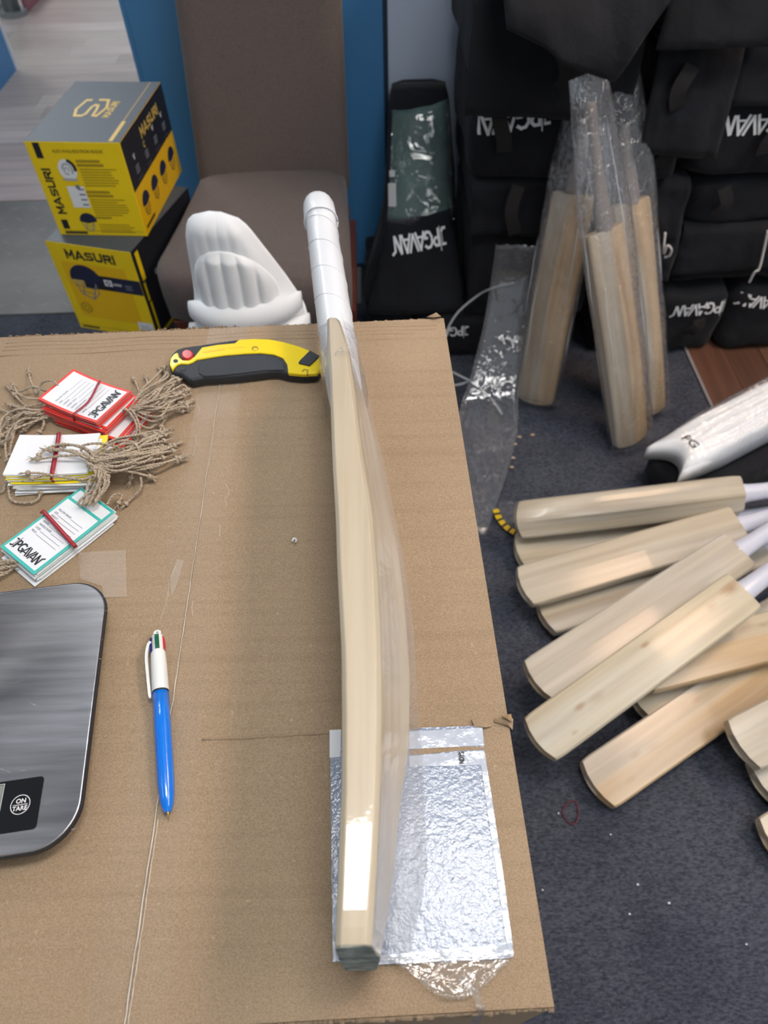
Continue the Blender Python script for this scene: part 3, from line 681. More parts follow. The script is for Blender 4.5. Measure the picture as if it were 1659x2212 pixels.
# grip: overlapping spiral wrap, collar ring
pts = []; 
for i in range(150):
    y = .60 + .25 * i / 149; a = i / 149 * math.pi * 2 * 4.5; xc = -.0432 - (y - .61) * .105; r_ = .0197 if y > .64 else .0205
    pts.append(V((xc + r_ * math.cos(a), y, T + .0545 + r_ * math.sin(a))))
v, f = tube(pts, .00035, 5); mk('grip_wrap', v, f, 'grip_white', hd, smooth=True)
pts = [V((-.0432 - .243 * .105 + .0212 * math.cos(a), .8545 + .001 * math.sin(a * 3), T + .0545 + .0212 * math.sin(a))) for a in [i * math.pi / 12 for i in range(25)]]
v, f = tube(pts, .0010, 6); mk('grip_collar', v, f, 'grip_white', hd, smooth=True)
# toe cap: the plastic's shading over the end is painted into its dark colour
r0 = [hero(p) for p in blade_rings(HT, LB, HWD)[0]]
M_['toe'] = mat('toe_shaded_end', (.25, .27, .24), .9, var=.5, vscale=90, bump=.5, bscale=150, spec=.08)
cen = sum(r0, V()) / len(r0)
v, f = loft([[cen + (p - cen) * .985 + V((0, -.0006, 0)) for p in r0], [cen + (p - cen) * .985 + V((0, .0004, 0)) for p in r0]]); mk('toe_end', v, f, 'toe', hb, label='toe end painted dark for the shade of its plastic')
# clear sleeve: hangs off the top edge, down the back to the carton, and round the shoulders
tv = []; ny = 30; nz = 10
for j in range(ny + 1):
    y = .062 + (.60 - .062) * j / ny; fo, e, s = lerp_tab(HT, y - YB)
    for i in range(nz + 1):
        a = i / nz
        top = V((fo + e + .0016, y, T + 2 * HWD - .001)); mid = V((fo + s + .004, y, T + HWD)); flare = .016 * max(0, 1 - abs(y - .11) / .10) + .006
        bot = V((fo + s + flare, y, T + .0045))
        p = top.lerp(mid, a * 2) if a < .5 else mid.lerp(bot, a * 2 - 1)
        p.x += .0018 * noise.noise(V((y * 22, a * 5, 1.5)))
        tv.append(p)
ff = [(j * (nz + 1) + i, j * (nz + 1) + i + 1, (j + 1) * (nz + 1) + i + 1, (j + 1) * (nz + 1) + i) for j in range(ny) for i in range(nz)]
sl = mk('plastic_sleeve', tv, ff, 'film_bat', hb, smooth=True, label='thin clear plastic sleeve hanging off the back of the bat')
tv = []; n2 = 24
for j in range(9):
    y = .525 + .095 * j / 8; xc = -.0432 - (y - .61) * .105; q = j / 8
    for k in range(n2):
        a = 2 * math.pi * k / n2; rx = .0225 - .002 * q + .0015 * noise.noise(V((k * .7, j * .5, 4))); rz = (.054 * (1 - q) + .0225 * q) * (1 + .04 * noise.noise(V((k * .9, j * .6, 9))))
        tv.append(V((xc + rx * math.cos(a), y, T + .0545 + rz * math.sin(a))))
ff = [(j * n2 + k, j * n2 + (k + 1) % n2, (j + 1) * n2 + (k + 1) % n2, (j + 1) * n2 + k) for j in range(8) for k in range(n2)]
mk('sleeve_collar', tv, ff, 'film', hb, smooth=True)

# bats on the floor and leaning: placed by toe point, shoulder point and roll
def make_bat(toe, sh, roll, label, wood='wood', L_=.555, HW=.05, group=None, face_up=True, handle=True, tab=STD, grip='grip', cone=True, hl=.285, hr=.0175):
    toe = V(toe); sh = V(sh); L_ = (sh - toe).length; yv = (sh - toe).normalized()
    side = yv.cross(V((0, 0, 1))).normalized(); nn = side.cross(yv).normalized()
    if not face_up: pass
    # local z (depth, towards the back): down when the face is up
    zl = -nn if face_up else nn; xl = yv.cross(zl)
    mt = Matrix(((xl.x, yv.x, zl.x), (xl.y, yv.y, zl.y), (xl.z, yv.z, zl.z))).to_4x4()
    mt = Matrix.Translation(toe) @ Matrix.Rotation(R(roll), 4, yv) @ mt
    t = bpy.data.objects.new('cricket_bat', None); C.objects.link(t); t.empty_display_size = .02; t.matrix_world = mt; OFF[t.name] = V()
    tag(t, label, 'cricket bat', group)
    v, f = bat_local(L_, HW, tab); o = mk('blade', v, f, wood, t)
    if handle: v, f = handle_local(L_, hl, r=hr, cone=cone); mk('handle', v, f, grip, t, smooth=True)
    return t, mt
def rayz(px, py, z): return at(px, py, z)

PILE = 'cricket bats piled on the carpet'
def pile(tp, tz, sp, sz, roll, label, **k):
    return make_bat(at(*tp, tz), at(*sp, sz), roll, label, group=PILE, **k)
# (toe centre pixel, height) -> (shoulder centre pixel, height)
PT = [(0, 0.004, .020, .023), (.05, .003, .024, .031), (.16, .0015, .028, .044), (.26, 0, .028, .046), (.38, .001, .026, .040), (.48, .002, .022, .031), (.60, .003, .018, .025)]
pile((1182, 1322), .047, (1650, 1175), .047, 4, 'bat with a bright glossy streak, half under the two crossing bats', wood='wood', HW=.046, tab=PT)
pile((1128, 1188), .047, (1600, 1112), .047, 4, 'pale bat lying face up just under the topmost bat of the fan', wood='wood', HW=.047, tab=PT)
pile((1138, 1262), .095, (1600, 1128), .096, 10, 'third bat down in the fan, shiny film along its near side', wood='wood', HW=.044, tab=PT)
pile((1120, 1122), .082, (1592, 1066), .092, 42, 'farthest bat of the fan, lying tilted next to the plastic wrapped pads', wood='wood', face_up=False, HW=.040)
pile((1168, 1466), .135, (1600, 1184), .146, 6, 'broad pale bat crossing over the fan, glossy spot near its toe', wood='wood', HW=.044, tab=PT)
pile((1170, 1592), .150, (1610, 1272), .185, 6, 'knotty bat with a brown stain near its shoulder, nearest of the two crossing bats', wood='wood_knot', HW=.042, tab=PT)
pile((1395, 1520), .047, (1750, 1290), .047, 0, 'shaded bat at the bottom of the pile with only its toe corner showing', wood='wood', HW=.044, tab=PT)
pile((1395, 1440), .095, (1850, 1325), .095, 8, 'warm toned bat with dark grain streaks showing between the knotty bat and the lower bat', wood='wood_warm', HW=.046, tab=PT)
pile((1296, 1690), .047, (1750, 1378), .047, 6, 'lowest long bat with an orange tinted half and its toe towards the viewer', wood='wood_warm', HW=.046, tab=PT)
pile((1612, 1605), .098, (2010, 1395), .098, 8, 'grey shaded bat at the right picture edge behind the lowest long bat', wood='wood', HW=.046, tab=PT)
pile((1660, 1690), .047, (2060, 1470), .047, 4, 'shaded bat below the grey one at the right picture edge', wood='wood', HW=.046, tab=PT)
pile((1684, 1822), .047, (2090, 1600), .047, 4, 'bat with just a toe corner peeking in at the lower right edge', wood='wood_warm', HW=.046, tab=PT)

# bats standing in clear sleeves against the bags
def sleeve_about(mt, t, L0, L1, hw0, dz0, name='plastic_sleeve', neck=None, seed=0):
    n = 22; rings = []; m_ = 26
    for j in range(m_ + 1):
        y = L0 + (L1 - L0) * j / m_; q = j / m_
        a = hw0 * (1.0 if y < .56 else max(.5, 1 - (y - .56) * 1.25)); b = dz0 * (1.0 if y < .5 else max(.45, 1 - (y - .5) * 1.7))
        rings.append([V(((a + .004 * noise.noise(V((k * .8, j * .35, seed)))) * math.copysign(abs(math.cos(2 * math.pi * k / n)) ** .6, math.cos(2 * math.pi * k / n)),
                         y, .022 + (b + .004 * noise.noise(V((k * 1.1, j * .3, seed + 5)))) * math.copysign(abs(math.sin(2 * math.pi * k / n)) ** .8, math.sin(2 * math.pi * k / n)))) for k in range(n)])
    v, f = loft(rings, cap=False); o = mk(name, v, f, 'film_sleeve', t, smooth=True)
    for q in range(5):
        k = (q * 3 + seed) % n; j0 = 2 + (q * 5 + seed * 3) % 12; ln_ = 5 + (q * 7) % 9
        pts = [rings[min(j, m_)][k] for j in range(j0, min(j0 + ln_, m_ + 1))]
        if len(pts) > 3:
            v2, f2 = tube(spline(pts, 24), [.0009 * math.sin(math.pi * (i + .5) / 25) for i in range(25)], 5); mk('crease_glint', v2, f2, 'fold', t, smooth=True)  # bright highlight lines of the sleeve's creases, painted as pale tubes
    r0 = rings[0]
    v, f = loft([[V((p.x * 1.12, p.y - .004, .022 + (p.z - .022) * .35)) for p in r0], [V((p.x * 1.06, p.y + .004, .022 + (p.z - .022) * .5)) for p in r0]], cap=False); mk('sleeve_seam', v, f, 'film_empty', t, smooth=True)
    return o
G2 = 'sleeved bats leaning on the bags'
b1, m1_ = make_bat(at(1160, 856, .004), aty(1243, 415, 1.545), -14, 'wrapped bat leaning left of the pair against the black bags', wood='wood_lit_side', L_=.52, face_up=False, group=G2, HW=.048, hl=.22, grip='cane', cone=False, hr=.0105)
sleeve_about(m1_, b1, .004, .70, .060, .036, seed=1)
b2, m2_ = make_bat(at(1352, 944, .012), aty(1296, 494, 1.40), -16, 'nearest wrapped bat standing with its back ridge towards the viewer', wood='wood_lit_side', L_=.53, face_up=False, group=G2, HW=.046, hl=.24, grip='cane', cone=False, hr=.0105)
sleeve_about(m2_, b2, -.003, .80, .056, .036, seed=2)
b3, m3_ = make_bat(at(1395, 880, .010), aty(1356, 432, 1.505), -30, 'wrapped bat with a painted warm-lit side standing close behind the nearest wrapped bat', wood='wood_lit_side', L_=.53, face_up=False, group=G2, HW=.042, hl=.24, grip='cane', cone=False, hr=.0105)
sleeve_about(m3_, b3, .004, .78, .052, .036, seed=3)

# ------------------------------------------------------------------ kitchen scale
u = (at(229, 1300, .776) - at(170, 1780, .776)); u.z = 0; u.normalize()           # along the right edge, away
rgt = V((u.y, -u.x, 0))
SC = at(95, 1540, .776); SC.z = T
# right edge x measured along rgt, far and near edges along u
far = (at(180, 1256, .776) - SC).dot(u); near = (at(60, 1846, .776) - SC).dot(u); rx = (at(202, 1540, .776) - SC).dot(rgt); lx = rx - .185
def rrect(x0, x1, y0, y1, r, n=8):
    out = []
    for cx, cy, a0 in ((x1 - r, y1 - r, 0), (x0 + r, y1 - r, 90), (x0 + r, y0 + r, 180), (x1 - r, y0 + r, 270)):
        out += [(cx + r * math.cos(R(a0 + 90 * i / n)), cy + r * math.sin(R(a0 + 90 * i / n))) for i in range(n + 1)]
    return out
def scp(p): return (SC + rgt * p[0] + u * p[1]).xy
sc = thing('kitchen_scale', 'brushed steel digital kitchen scale with scratches at the left edge', 'scale', SC)
v, f = prism([scp(p) for p in rrect(lx + .007, rx - .007, near + .007, far - .007, .027)], T + .003, T + .0135); mk('base', v, f, 'black_plastic', sc, smooth=False)
v, f = prism([scp(p) for p in rrect(lx, rx, near, far, .032, 14)], T + .0125, T + .0152); mk('rim', v, f, 'black_plastic', sc)
v, f = prism([scp(p) for p in rrect(lx + .0013, rx - .0013, near + .0013, far - .0013, .031, 14)], T + .0150, T + .0166); mk('steel_plate', v, f, 'steel', sc, bevel=.0008)
for a, b in ((lx + .03, near + .03), (rx - .03, near + .03), (lx + .03, far - .03), (rx - .03, far - .03)):
    v, f = prism([scp((a + .008 * math.cos(k), b + .008 * math.sin(k))) for k in [i * math.pi / 6 for i in range(12)]], T + .0002, T + .003); mk('foot', v, f, 'black_plastic', sc)
ZP = T + .0166
cr = at(97, 1676, ZP); cl = at(75, 1791, ZP); ux = rgt
py1 = (cr - SC).dot(u); py0 = (cl - SC).dot(u); px1 = (cr - SC).dot(rgt)
v, f = prism([scp(p) for p in rrect(px1 - .11, px1, py0, py1, .003, 4)], ZP - .0004, ZP + .0004); dp = mk('control_panel', v, f, 'black_gloss', sc)
OFF[dp.name] = wloc(sc)
bc = at(44, 1738, ZP + .0005); pr = [(.0065 * math.cos(i * math.pi / 18), .0065 * math.sin(i * math.pi / 18)) for i in range(37)]
decal('button_ring', stroke_polys([(.0005, pr)]), V((bc.x, bc.y, ZP + .0004)), rgt, u, 'white_print', dp, lift=.0002)
bo = V((bc.x, bc.y, ZP + .0004))
text('button_text', 'ON', .0044, bo + u * .0010, rgt, u, 'white_print', dp, lift=.0002, bold=.00008, center=True)
decal('button_bar', [rect(-.0050, -.0003, .0050, .0001)], bo, rgt, u, 'white_print', dp, lift=.0002)
text('button_text', 'TARE', .0043, bo - u * .0040, rgt, u, 'white_print', dp, lift=.0002, bold=.00008, center=True)
lp = at(8, 1700, ZP); a1 = (lp - SC)
v, f = prism([scp(p) for p in rrect(a1.dot(rgt) - .05, a1.dot(rgt), a1.dot(u) - .0215, a1.dot(u) + .001, .0008, 3)], ZP + .0004, ZP + .0007); mk('lcd_display', v, f, 'lcd', dp)
decal('display_frame', [rect(-.052, -.0225, .0006, -.0217), rect(.0003, -.0225, .0010, .002), rect(-.052, .0013, .0010, .0020)], SC + rgt * a1.dot(rgt) + u * a1.dot(u) + V((0, 0, ZP + .0004 - T)), rgt, u, 'silver_print', dp, lift=.0003)
rs = []
for i in range(90):
    x = random.uniform(lx + .09, rx - .004); y = random.uniform(near + .004, far - .006)
    if y < py1 + .004 and x < px1 + .003: continue
    l = random.choice([.0003, .0005, .004, .010]); a = random.uniform(-.6, .6); th_ = random.uniform(.00012, .0003) if l > .001 else l
    rs.append([(x, y), (x + l * math.cos(a), y + l * math.sin(a)), (x + l * math.cos(a) - th_ * math.sin(a), y + l * math.sin(a) + th_ * math.cos(a)), (x - th_ * math.sin(a), y + th_ * math.cos(a))])
o = decal('scratches', rs, SC + V((0, 0, ZP - T)), rgt, u, 'silver_print', sc, lift=.0001); o['kind'] = 'stuff'

# ------------------------------------------------------------------ four colour pen
pt = at(363, 1768, T + .004); pe = at(339, 1362, T + .007); ax = (pe - pt); pl = ax.length; ax.normalize()
sd = ax.cross(V((0, 0, 1))).normalized(); pu = sd.cross(ax).normalized()
pen = thing('ballpoint_pen', 'blue and white four colour click pen lying beside the scale', 'pen', (pt + pe) / 2 - V((0, 0, (pt.z + pe.z) / 2 - T)))
def lathe(prof, n=20, c0=None): 
    c0 = c0 or V((0, 0, 0))
    return loft([[pt + ax * (y * pl) + c0 + (sd * math.cos(2 * math.pi * k / n) + pu * math.sin(2 * math.pi * k / n)) * r_ for k in range(n)] for y, r_ in prof])
v, f = lathe([(0, .0004), (.018, .0009), (.022, .0012), (.032, .0016)]); mk('tip', v, f, 'brass', pen, smooth=True)
v, f = lathe([(.028, .0024), (.036, .0030), (.06, .0043), (.10, .0053), (.16, .0060), (.24, .0062), (.45, .0063), (.632, .0063)]); mk('barrel', v, f, 'pen_blue', pen, smooth=True)
v, f = lathe([(.630, .0064), (.640, .0064)]); mk('collar', v, f, 'black_plastic', pen)
v, f = lathe([(.639, .0066), (.80, .0062), (.858, .0059), (.875, .0047), (.965, .0045), (.972, .0030)]); mk('upper_barrel', v, f, 'pen_white', pen, smooth=True, bevel=.0002)
def slider(ang_, m, y0, y1, out=.0046):
    d = sd * math.cos(R(ang_)) + pu * math.sin(R(ang_)); s2 = ax.cross(d)
    r = []
    for y, o_ in ((y0, out), (y0 + .02, out + .0012), (y1 - .02, out + .0012), (y1, out)):
        c = pt + ax * (y * pl) + d * (o_ - .001); r.append([c - s2 * .0017 - d * .001, c + s2 * .0017 - d * .001, c + s2 * .0017 + d * .001, c - s2 * .0017 + d * .001])
    v, f = loft(r); mk('colour_slider', v, f, m, pen)
slider(82, 'pen_green', .872, .962); slider(172, 'pen_navy', .86, .955, .0052); slider(-8, 'red_button', .872, .955); slider(262, 'black_plastic', .872, .95, .003)
d = -sd
pts = [pt + ax * (.93 * pl) + d * .0050 + pu * .001, pt + ax * (.91 * pl) + d * .0072 + pu * .001, pt + ax * (.84 * pl) + d * .0090 + pu * .001, pt + ax * (.72 * pl) + d * .0086 + pu * .0005, pt + ax * (.625 * pl) + d * .0080, pt + ax * (.615 * pl) + d * .0070]
v, f = ribbon(spline(pts, 18), .0022, tuple(pu), .0022); mk('clip', v, f, 'pen_white', pen, bevel=.0003)
# ball finial with cord hole
rg = []
cc = pt + ax * (.984 * pl)
pts = [cc + ax * .0018 * math.cos(a) + sd * .0022 * math.sin(a) for a in [i * math.pi / 8 for i in range(17)]]
v, f = tube(pts, .0012, 8); mk('finial_ring', v, f, 'pen_white', pen, smooth=True)

# ------------------------------------------------------------------ yellow retractable knife
def kp(lst, z): return [at(350 + a * 370 / 1659, 710 + b * 370 / 1659, z).xy for a, b in lst]
kz0, kz1 = T + .0005, T + .014
kout = [(62, 335), (70, 285), (95, 235), (140, 195), (210, 172), (360, 152), (560, 122), (745, 97), (900, 92), (1040, 97), (1180, 122), (1330, 165), (1430, 205), (1520, 242), (1557, 290), (1560, 375), (1500, 440), (1360, 446), (1220, 434), (1190, 428), (1120, 410), (1050, 410), (900, 428), (700, 452), (500, 468), (400, 472), (330, 486), (290, 498), (255, 490), (215, 462), (180, 435), (120, 425), (85, 395)]
ct = V((0, 0, 0)); q0 = kp(kout, kz1 - .001); kc = sum((V((a[0], a[1], 0)) for a in q0), V()) / len(q0); kc.z = T
kn = thing('utility_knife', 'yellow and black retractable utility knife lying by the bat handle', 'knife', kc)
v, f = prism(q0, kz0, kz1 - .001); mk('body', v, f, 'knife_rubber', kn, bevel=.0035, seg=3)
def kpart(name, lst, m, z1, z0=None, bev=.0008): 
    v, f = prism(kp(lst, z1), (z0 if z0 else kz1 - .004), z1); return mk(name, v, f, m, kn, bevel=bev)
kpart('yellow_shell', [(385, 178), (540, 152), (705, 138), (745, 102), (900, 96), (1040, 101), (1180, 127), (1330, 170), (1430, 210), (1515, 246), (1550, 292), (1553, 372), (1496, 434), (1360, 440), (1222, 428), (1210, 340), (1170, 282), (1080, 246), (950, 232), (800, 238), (600, 255), (440, 280), (330, 298), (300, 320), (250, 340), (185, 336), (150, 345), (120, 372), (98, 400), (70, 345), (78, 290), (110, 245), (152, 226), (165, 272), (200, 302), (255, 302), (310, 270)], 'knife_yellow', kz1 + .0006, bev=.0012)
kpart('grip_panel', [(350, 345), (450, 300), (640, 270), (850, 256), (1020, 262), (1120, 290), (1180, 335), (1192, 400), (1120, 396), (1000, 398), (800, 424), (560, 450), (400, 458), (355, 430)], 'knife_grip', kz1 + .0002, bev=.0012)
kpart('blade_button', [(1432, 207), (1522, 256), (1510, 278), (1428, 356), (1320, 330), (1330, 308)], 'knife_rubber', kz1 + .0022)
bc_ = [(243 + 58 * math.cos(i * math.pi / 14), 245 + 47 * math.sin(i * math.pi / 14)) for i in range(28)]
kpart('red_button', bc_, 'red_button', kz1 + .0025, bev=.0015)
for cx_, cy_, r_, mm in ((132, 312, 24, 'black_print'), (900, 192, 34, 'ochre_print')):
    kpart('screw_hole', [(cx_ + r_ * math.cos(i * math.pi / 8), cy_ + r_ * .72 * math.sin(i * math.pi / 8)) for i in range(16)], mm, kz1 + .0008, bev=0)
kpart('hole_core', [(904 + 22 * math.cos(i * math.pi / 8), 200 + 13 * math.sin(i * math.pi / 8)) for i in range(16)], 'box_yellow', kz1 + .0009, bev=0)
kpart('lanyard_slot', [(165, 390), (190, 368), (232, 368), (226, 400), (180, 406)], 'black_print', kz1 - .0006, bev=0)
kpart('latch_notch', [(1350, 414), (1372, 388), (1420, 396), (1414, 440), (1400, 440), (1402, 408), (1378, 402), (1372, 416)], 'ochre_print', kz1 + .0008, bev=0)
kpart('seam_line', [(1218, 420), (1400, 434), (1500, 430), (1552, 366), (1555, 374), (1502, 438), (1400, 442), (1218, 428)], 'ochre_print', kz1 - .0006, bev=0)
kpart('embossed_mark', [(640, 186), (808, 172), (808, 180), (640, 194)], 'box_amber', kz1 + .0007, bev=0)
kpart('embossed_mark', [(400, 222), (610, 190), (612, 204), (402, 238)], 'box_amber', kz1 + .0007, bev=0)
kpart('blade_tip_guard', [(1500, 400), (1556, 370), (1558, 384), (1510, 412)], 'knife_rubber', kz1 - .0005, bev=0)

# ------------------------------------------------------------------ price tag bundles
def tag_frame(pf, pr_, pn, z):   # three corner pixels: origin, along long side, along short side
    o_ = at(*pf, z); a = at(*pr_, z); b = at(*pn, z); U = (a - o_); W = (b - o_); lu = U.length; U.normalize(); W = (W - U * W.dot(U)); lw = W.length; W.normalize()
    return o_, U, W, lu, lw
def bent(x, lu, up, e): return up * (2 * x / lu - 1) ** 2 * e
def card(name, o_, U, W, lu, lw, z, m_side, m_top, parent, bow=.002, border=.0029, blank=False, th=.0004, dz=0.0, inner='white_card', bow_dir=1):
    nx = 6; tv = []; 
    for s in (0, 1):
        for j in (0, 1):
            for i in range(nx + 1):
                x = lu * i / nx; tv.append(o_ + U * x + W * (lw * j) + V((0, 0, -o_.z + z + (th if s else 0) + bow * bow_dir * (2 * i / nx - 1) ** 2)))
    n1 = 2 * (nx + 1); ff = []; fm = []
    for i in range(nx):
        a = i; b = i + 1; c = nx + 1 + i + 1; d = nx + 1 + i
        ff += [(n1 + a, n1 + b, n1 + c, n1 + d), (d, c, b, a), (a, b, n1 + b, n1 + a), (c, d, n1 + d, n1 + c)]; fm += [1, 1, 0, 0]
    ff += [(0, nx + 1, n1 + nx + 1, n1), (nx, nx + nx + 1, n1 + nx + nx + 1, n1 + nx)]; fm += [0, 0]
    o = mk(name, tv, ff, None, parent, mats=[m_side, m_top], fmat=fm)
    OFF[o.name] = wloc(parent)
    if not blank:
        b = border; tv = []; ff = []
        for i in range(nx + 1):
            x = b + (lu - 2 * b) * i / nx
            for j in (b, lw - b): tv.append(o_ + U * x + W * j + V((0, 0, -o_.z + z + th + .00012 + bow * bow_dir * (2 * x / lu - 1) ** 2)))
        ff = [(2 * i, 2 * i + 1, 2 * i + 3, 2 * i + 2) for i in range(nx)]
        mk('tag_face', tv, ff, inner, o)
    return o
def zbow(x, lu, bow): return bow * (2 * x / lu - 1) ** 2
LBL = ['WILLOW GRADE:', 'SIZE:', 'WEIGHT:', 'SWEET SPOT:', 'GRAINS:', 'HANDLE SHAPE:', 'CODE:', 'PRICE:']
def tag_print(o, O, U, W, lu, lw, z, bow, logo_end, rows, flip=1):
    """rows run across the card; the logo runs across at the far end of U"""
    # reading direction across the card
    A = W; B = -U
    lift = .00035
    def P(x, y): return V((O.x, O.y, z)) + U * x + W * y + V((0, 0, zbow(x, lu, bow)))
    n = len(LBL)
    for i, s in enumerate(LBL):
        x = rows[0] + (rows[1] - rows[0]) * i / (n - 1)
        q = P(x, .0065)
        v, f, wd = text_geo(s, .0030, 0, .8); dz = lambda a: V((0, 0, 0))
        text('field_name', s, .0030, q, A, B, 'grey_print', o, lift=lift, xs=.8, bold=.00006)
        ps = [rect(wd + .0012, -.0004, lw - .0065 - .0075, .0)]
        decal('field_rule', ps, q, A, B, 'grey_print', o, lift=lift)
    ps, wd = logo_polys(.0092); sc_ = (lw - .011) / wd
    ps = [[(a * sc_, b * .0098 / .0092) for a, b in p] for p in ps]
    decal('brand_print', ps, P(logo_end, .0056), A, B, 'black_print', o, lift=lift)

def band(parent, pts, wd, thk=.0011):
    v, f = ribbon(spline(pts, 26), wd, (0, 0, 1), thk); mk('rubber_band', v, f, 'rubber', parent, smooth=True)

# twine: two plies twisted, with a frayed knot at the end
def twine(pts, parent, n=44, r=.00085, knot=True, fray=6, seed=0):
    sp = spline(pts, n); fr = frames(sp); vs = []
    ln = sum((sp[i + 1] - sp[i]).length for i in range(n)); tw = ln / .0068 * 2 * math.pi
    for ph in (0, math.pi):
        q = [p + (a * math.cos(tw * i / n + ph) + b * math.sin(tw * i / n + ph)) * r * .75 for i, (p, t, a, b) in enumerate(fr)]
        vs.append(tube(q, r, 5))
    e, t = sp[-1], (sp[-1] - sp[-3]).normalized()
    if knot:
        k0 = sp[-4]
        for s in range(2):
            ring_ = [k0 + t * (.0012 * s) + (fr[-4][2] * math.cos(a) + fr[-4][3] * math.sin(a)) * .0019 for a in [i * math.pi / 5 for i in range(11)]]
            vs.append(tube(ring_, .0011, 5))
    for i in range(fray):
        d = (t + V((random.uniform(-.5, .5), random.uniform(-.5, .5), random.uniform(-.15, .35)))).normalized(); l = random.uniform(.004, .009)
        vs.append(tube([e - t * .002, e + d * l * .5, e + d * l], [.0005, .0004, .0002], 4))
    for i in range(5):      # stray fibres
        k = random.randrange(3, n - 3); d = V((random.uniform(-1, 1), random.uniform(-1, 1), random.uniform(0, .6))).normalized()
        vs.append(tube([sp[k], sp[k] + d * .003, sp[k] + d * .003 + V((random.uniform(-1, 1), random.uniform(-1, 1), 0)) * .002], .00012, 3))
    v, f = merge(*vs); 
    zmin = min(p.z for p in v)
    return mk('twine', v, f, 'twine', parent, smooth=True)
def px3(lst): return [at(a, b, T + z) for a, b, z in lst]
def twines(parent, lst, jit=.0):
    for pts in lst: twine(px3(pts), parent)
def fan(parent, n, src, mid, dst, z=(.008, .012, .003), sj=6, mj=14, dj=22, seed=0):
    for i in range(n):
        a = (i + .5) / n
        j = lambda s: random.uniform(-s, s)
        s0 = (src[0][0] + (src[1][0] - src[0][0]) * a + j(sj), src[0][1] + (src[1][1] - src[0][1]) * a + j(sj), z[0] + random.uniform(0, .006))
        m0 = (mid[0][0] + (mid[1][0] - mid[0][0]) * a + j(mj), mid[0][1] + (mid[1][1] - mid[0][1]) * a + j(mj), z[1] + random.uniform(-.004, .008))
        d0 = (dst[0][0] + (dst[1][0] - dst[0][0]) * a + j(dj), dst[0][1] + (dst[1][1] - dst[0][1]) * a + j(dj), z[2] + random.uniform(0, .004))
        k0 = ((m0[0] + d0[0]) / 2 + j(8), (m0[1] + d0[1]) / 2 + j(8), (m0[2] + d0[2]) / 2 + .002)
        twine(px3([s0, m0, k0, d0]), parent)

# red bundle
O, U, W, lu, lw = tag_frame((82, 862), (209, 914), (155, 796), T + .024)   # U towards the logo end, W across
U1, W1, lu1, lw1 = U, W, lu, lw
rb = thing('tag_bundle', 'bundle of red bordered swing tags tied with twine and a red rubber band', 'tag bundle', V((O.x, O.y, T)) + U * lu / 2 + W * lw / 2)
nt_ = 22
for i in range(nt_):
    z = T + .0006 + i * .00098
    g = 0 if i < 7 else (1 if i < 16 else 2)
    if g == 0: dU, dW, an = .0235 + random.uniform(-.003, .004), -.004 + random.uniform(-.003, .002), 5 + random.uniform(-3, 3)
    elif g == 1: dU, dW, an = .006 + random.uniform(-.002, .003), -.004 + random.uniform(-.002, .002), 2 + random.uniform(-2, 2)
    else: dU, dW, an = random.uniform(-.001, .003) * (nt_ - 1 - i) / 6, random.uniform(-.0015, .001) * (nt_ - 1 - i) / 6, random.uniform(-1, 1) * (nt_ - 1 - i) / 6
    rot = Matrix.Rotation(R(an), 3, 'Z'); Uu, Ww = rot @ U, rot @ W
    base = V((O.x, O.y, z)) + U * dU + W * dW
    bw_ = .0005 if g == 0 else (.0012 if g == 1 else .0030)
    c_ = card('swing_tag', base, Uu, Ww, lu, lw, z, 'red_side', 'red_card', rb, bow=bw_)
    if i == nt_ - 1: tag_print(c_, base, U, W, lu, lw, z + .0004, bw_, lu - .0075, (.019, lu - .025))
band(rb, px3([(212, 834, .020), (215, 824, .0255), (193, 866, .0250), (163, 892, .0245), (160, 900, .022), (164, 915, .010), (176, 932, .003)]), .0022, .0008)
fan(rb, 12, ((118, 885), (96, 905)), ((70, 880), (40, 920)), ((25, 850), (8, 985)), z=(.004, .010, .002), dj=14)
twines(rb, [[(125, 832, .0245), (112, 822, .030), (90, 828, .022), (80, 850, .012), (66, 820, .006), (62, 800, .003)],
            [(100, 845, .010), (70, 835, .012), (45, 845, .006), (18, 838, .003)], [(95, 862, .012), (60, 860, .014), (40, 850, .006), (28, 830, .003)],
            [(92, 872, .010), (50, 880, .012), (20, 890, .006), (-10, 880, .003)], [(88, 890, .008), (95, 915, .006), (85, 935, .003)], [(90, 895, .008), (70, 915, .006), (52, 930, .003)],
            [(96, 900, .006), (60, 900, .012), (25, 925, .008), (12, 960, .006), (18, 1010, .003)], [(80, 895, .010), (30, 900, .014), (0, 930, .006), (-20, 960, .003)],
            [(75, 885, .012), (35, 885, .012), (5, 905, .008), (0, 940, .006), (-5, 1000, .003)]])
fan(rb, 17, ((270, 895), (292, 880)), ((318, 850), (345, 895)), ((372, 800), (395, 880)), z=(.010, .014, .003), dj=18, mj=18)
twines(rb, [[(264, 892, .016), (272, 884, .022), (290, 905, .018), (296, 930, .012), (286, 950, .008)], [(270, 896, .014), (284, 886, .020), (300, 915, .014), (300, 945, .008), (285, 962, .006)],
            [(285, 890, .012), (330, 910, .014), (370, 890, .008), (412, 866, .003)], [(280, 900, .010), (320, 925, .012), (350, 905, .008), (415, 868, .004)],
            [(285, 870, .010), (300, 850, .010), (295, 830, .005), (288, 818, .003)], [(290, 870, .010), (320, 840, .012), (318, 825, .005), (315, 815, .003)],
            [(300, 860, .012), (340, 830, .012), (365, 810, .006), (345, 798, .003)], [(300, 865, .012), (350, 835, .014), (388, 812, .006), (405, 818, .003)], [(305, 870, .012), (360, 850, .012), (395, 832, .006), (408, 845, .003)]])

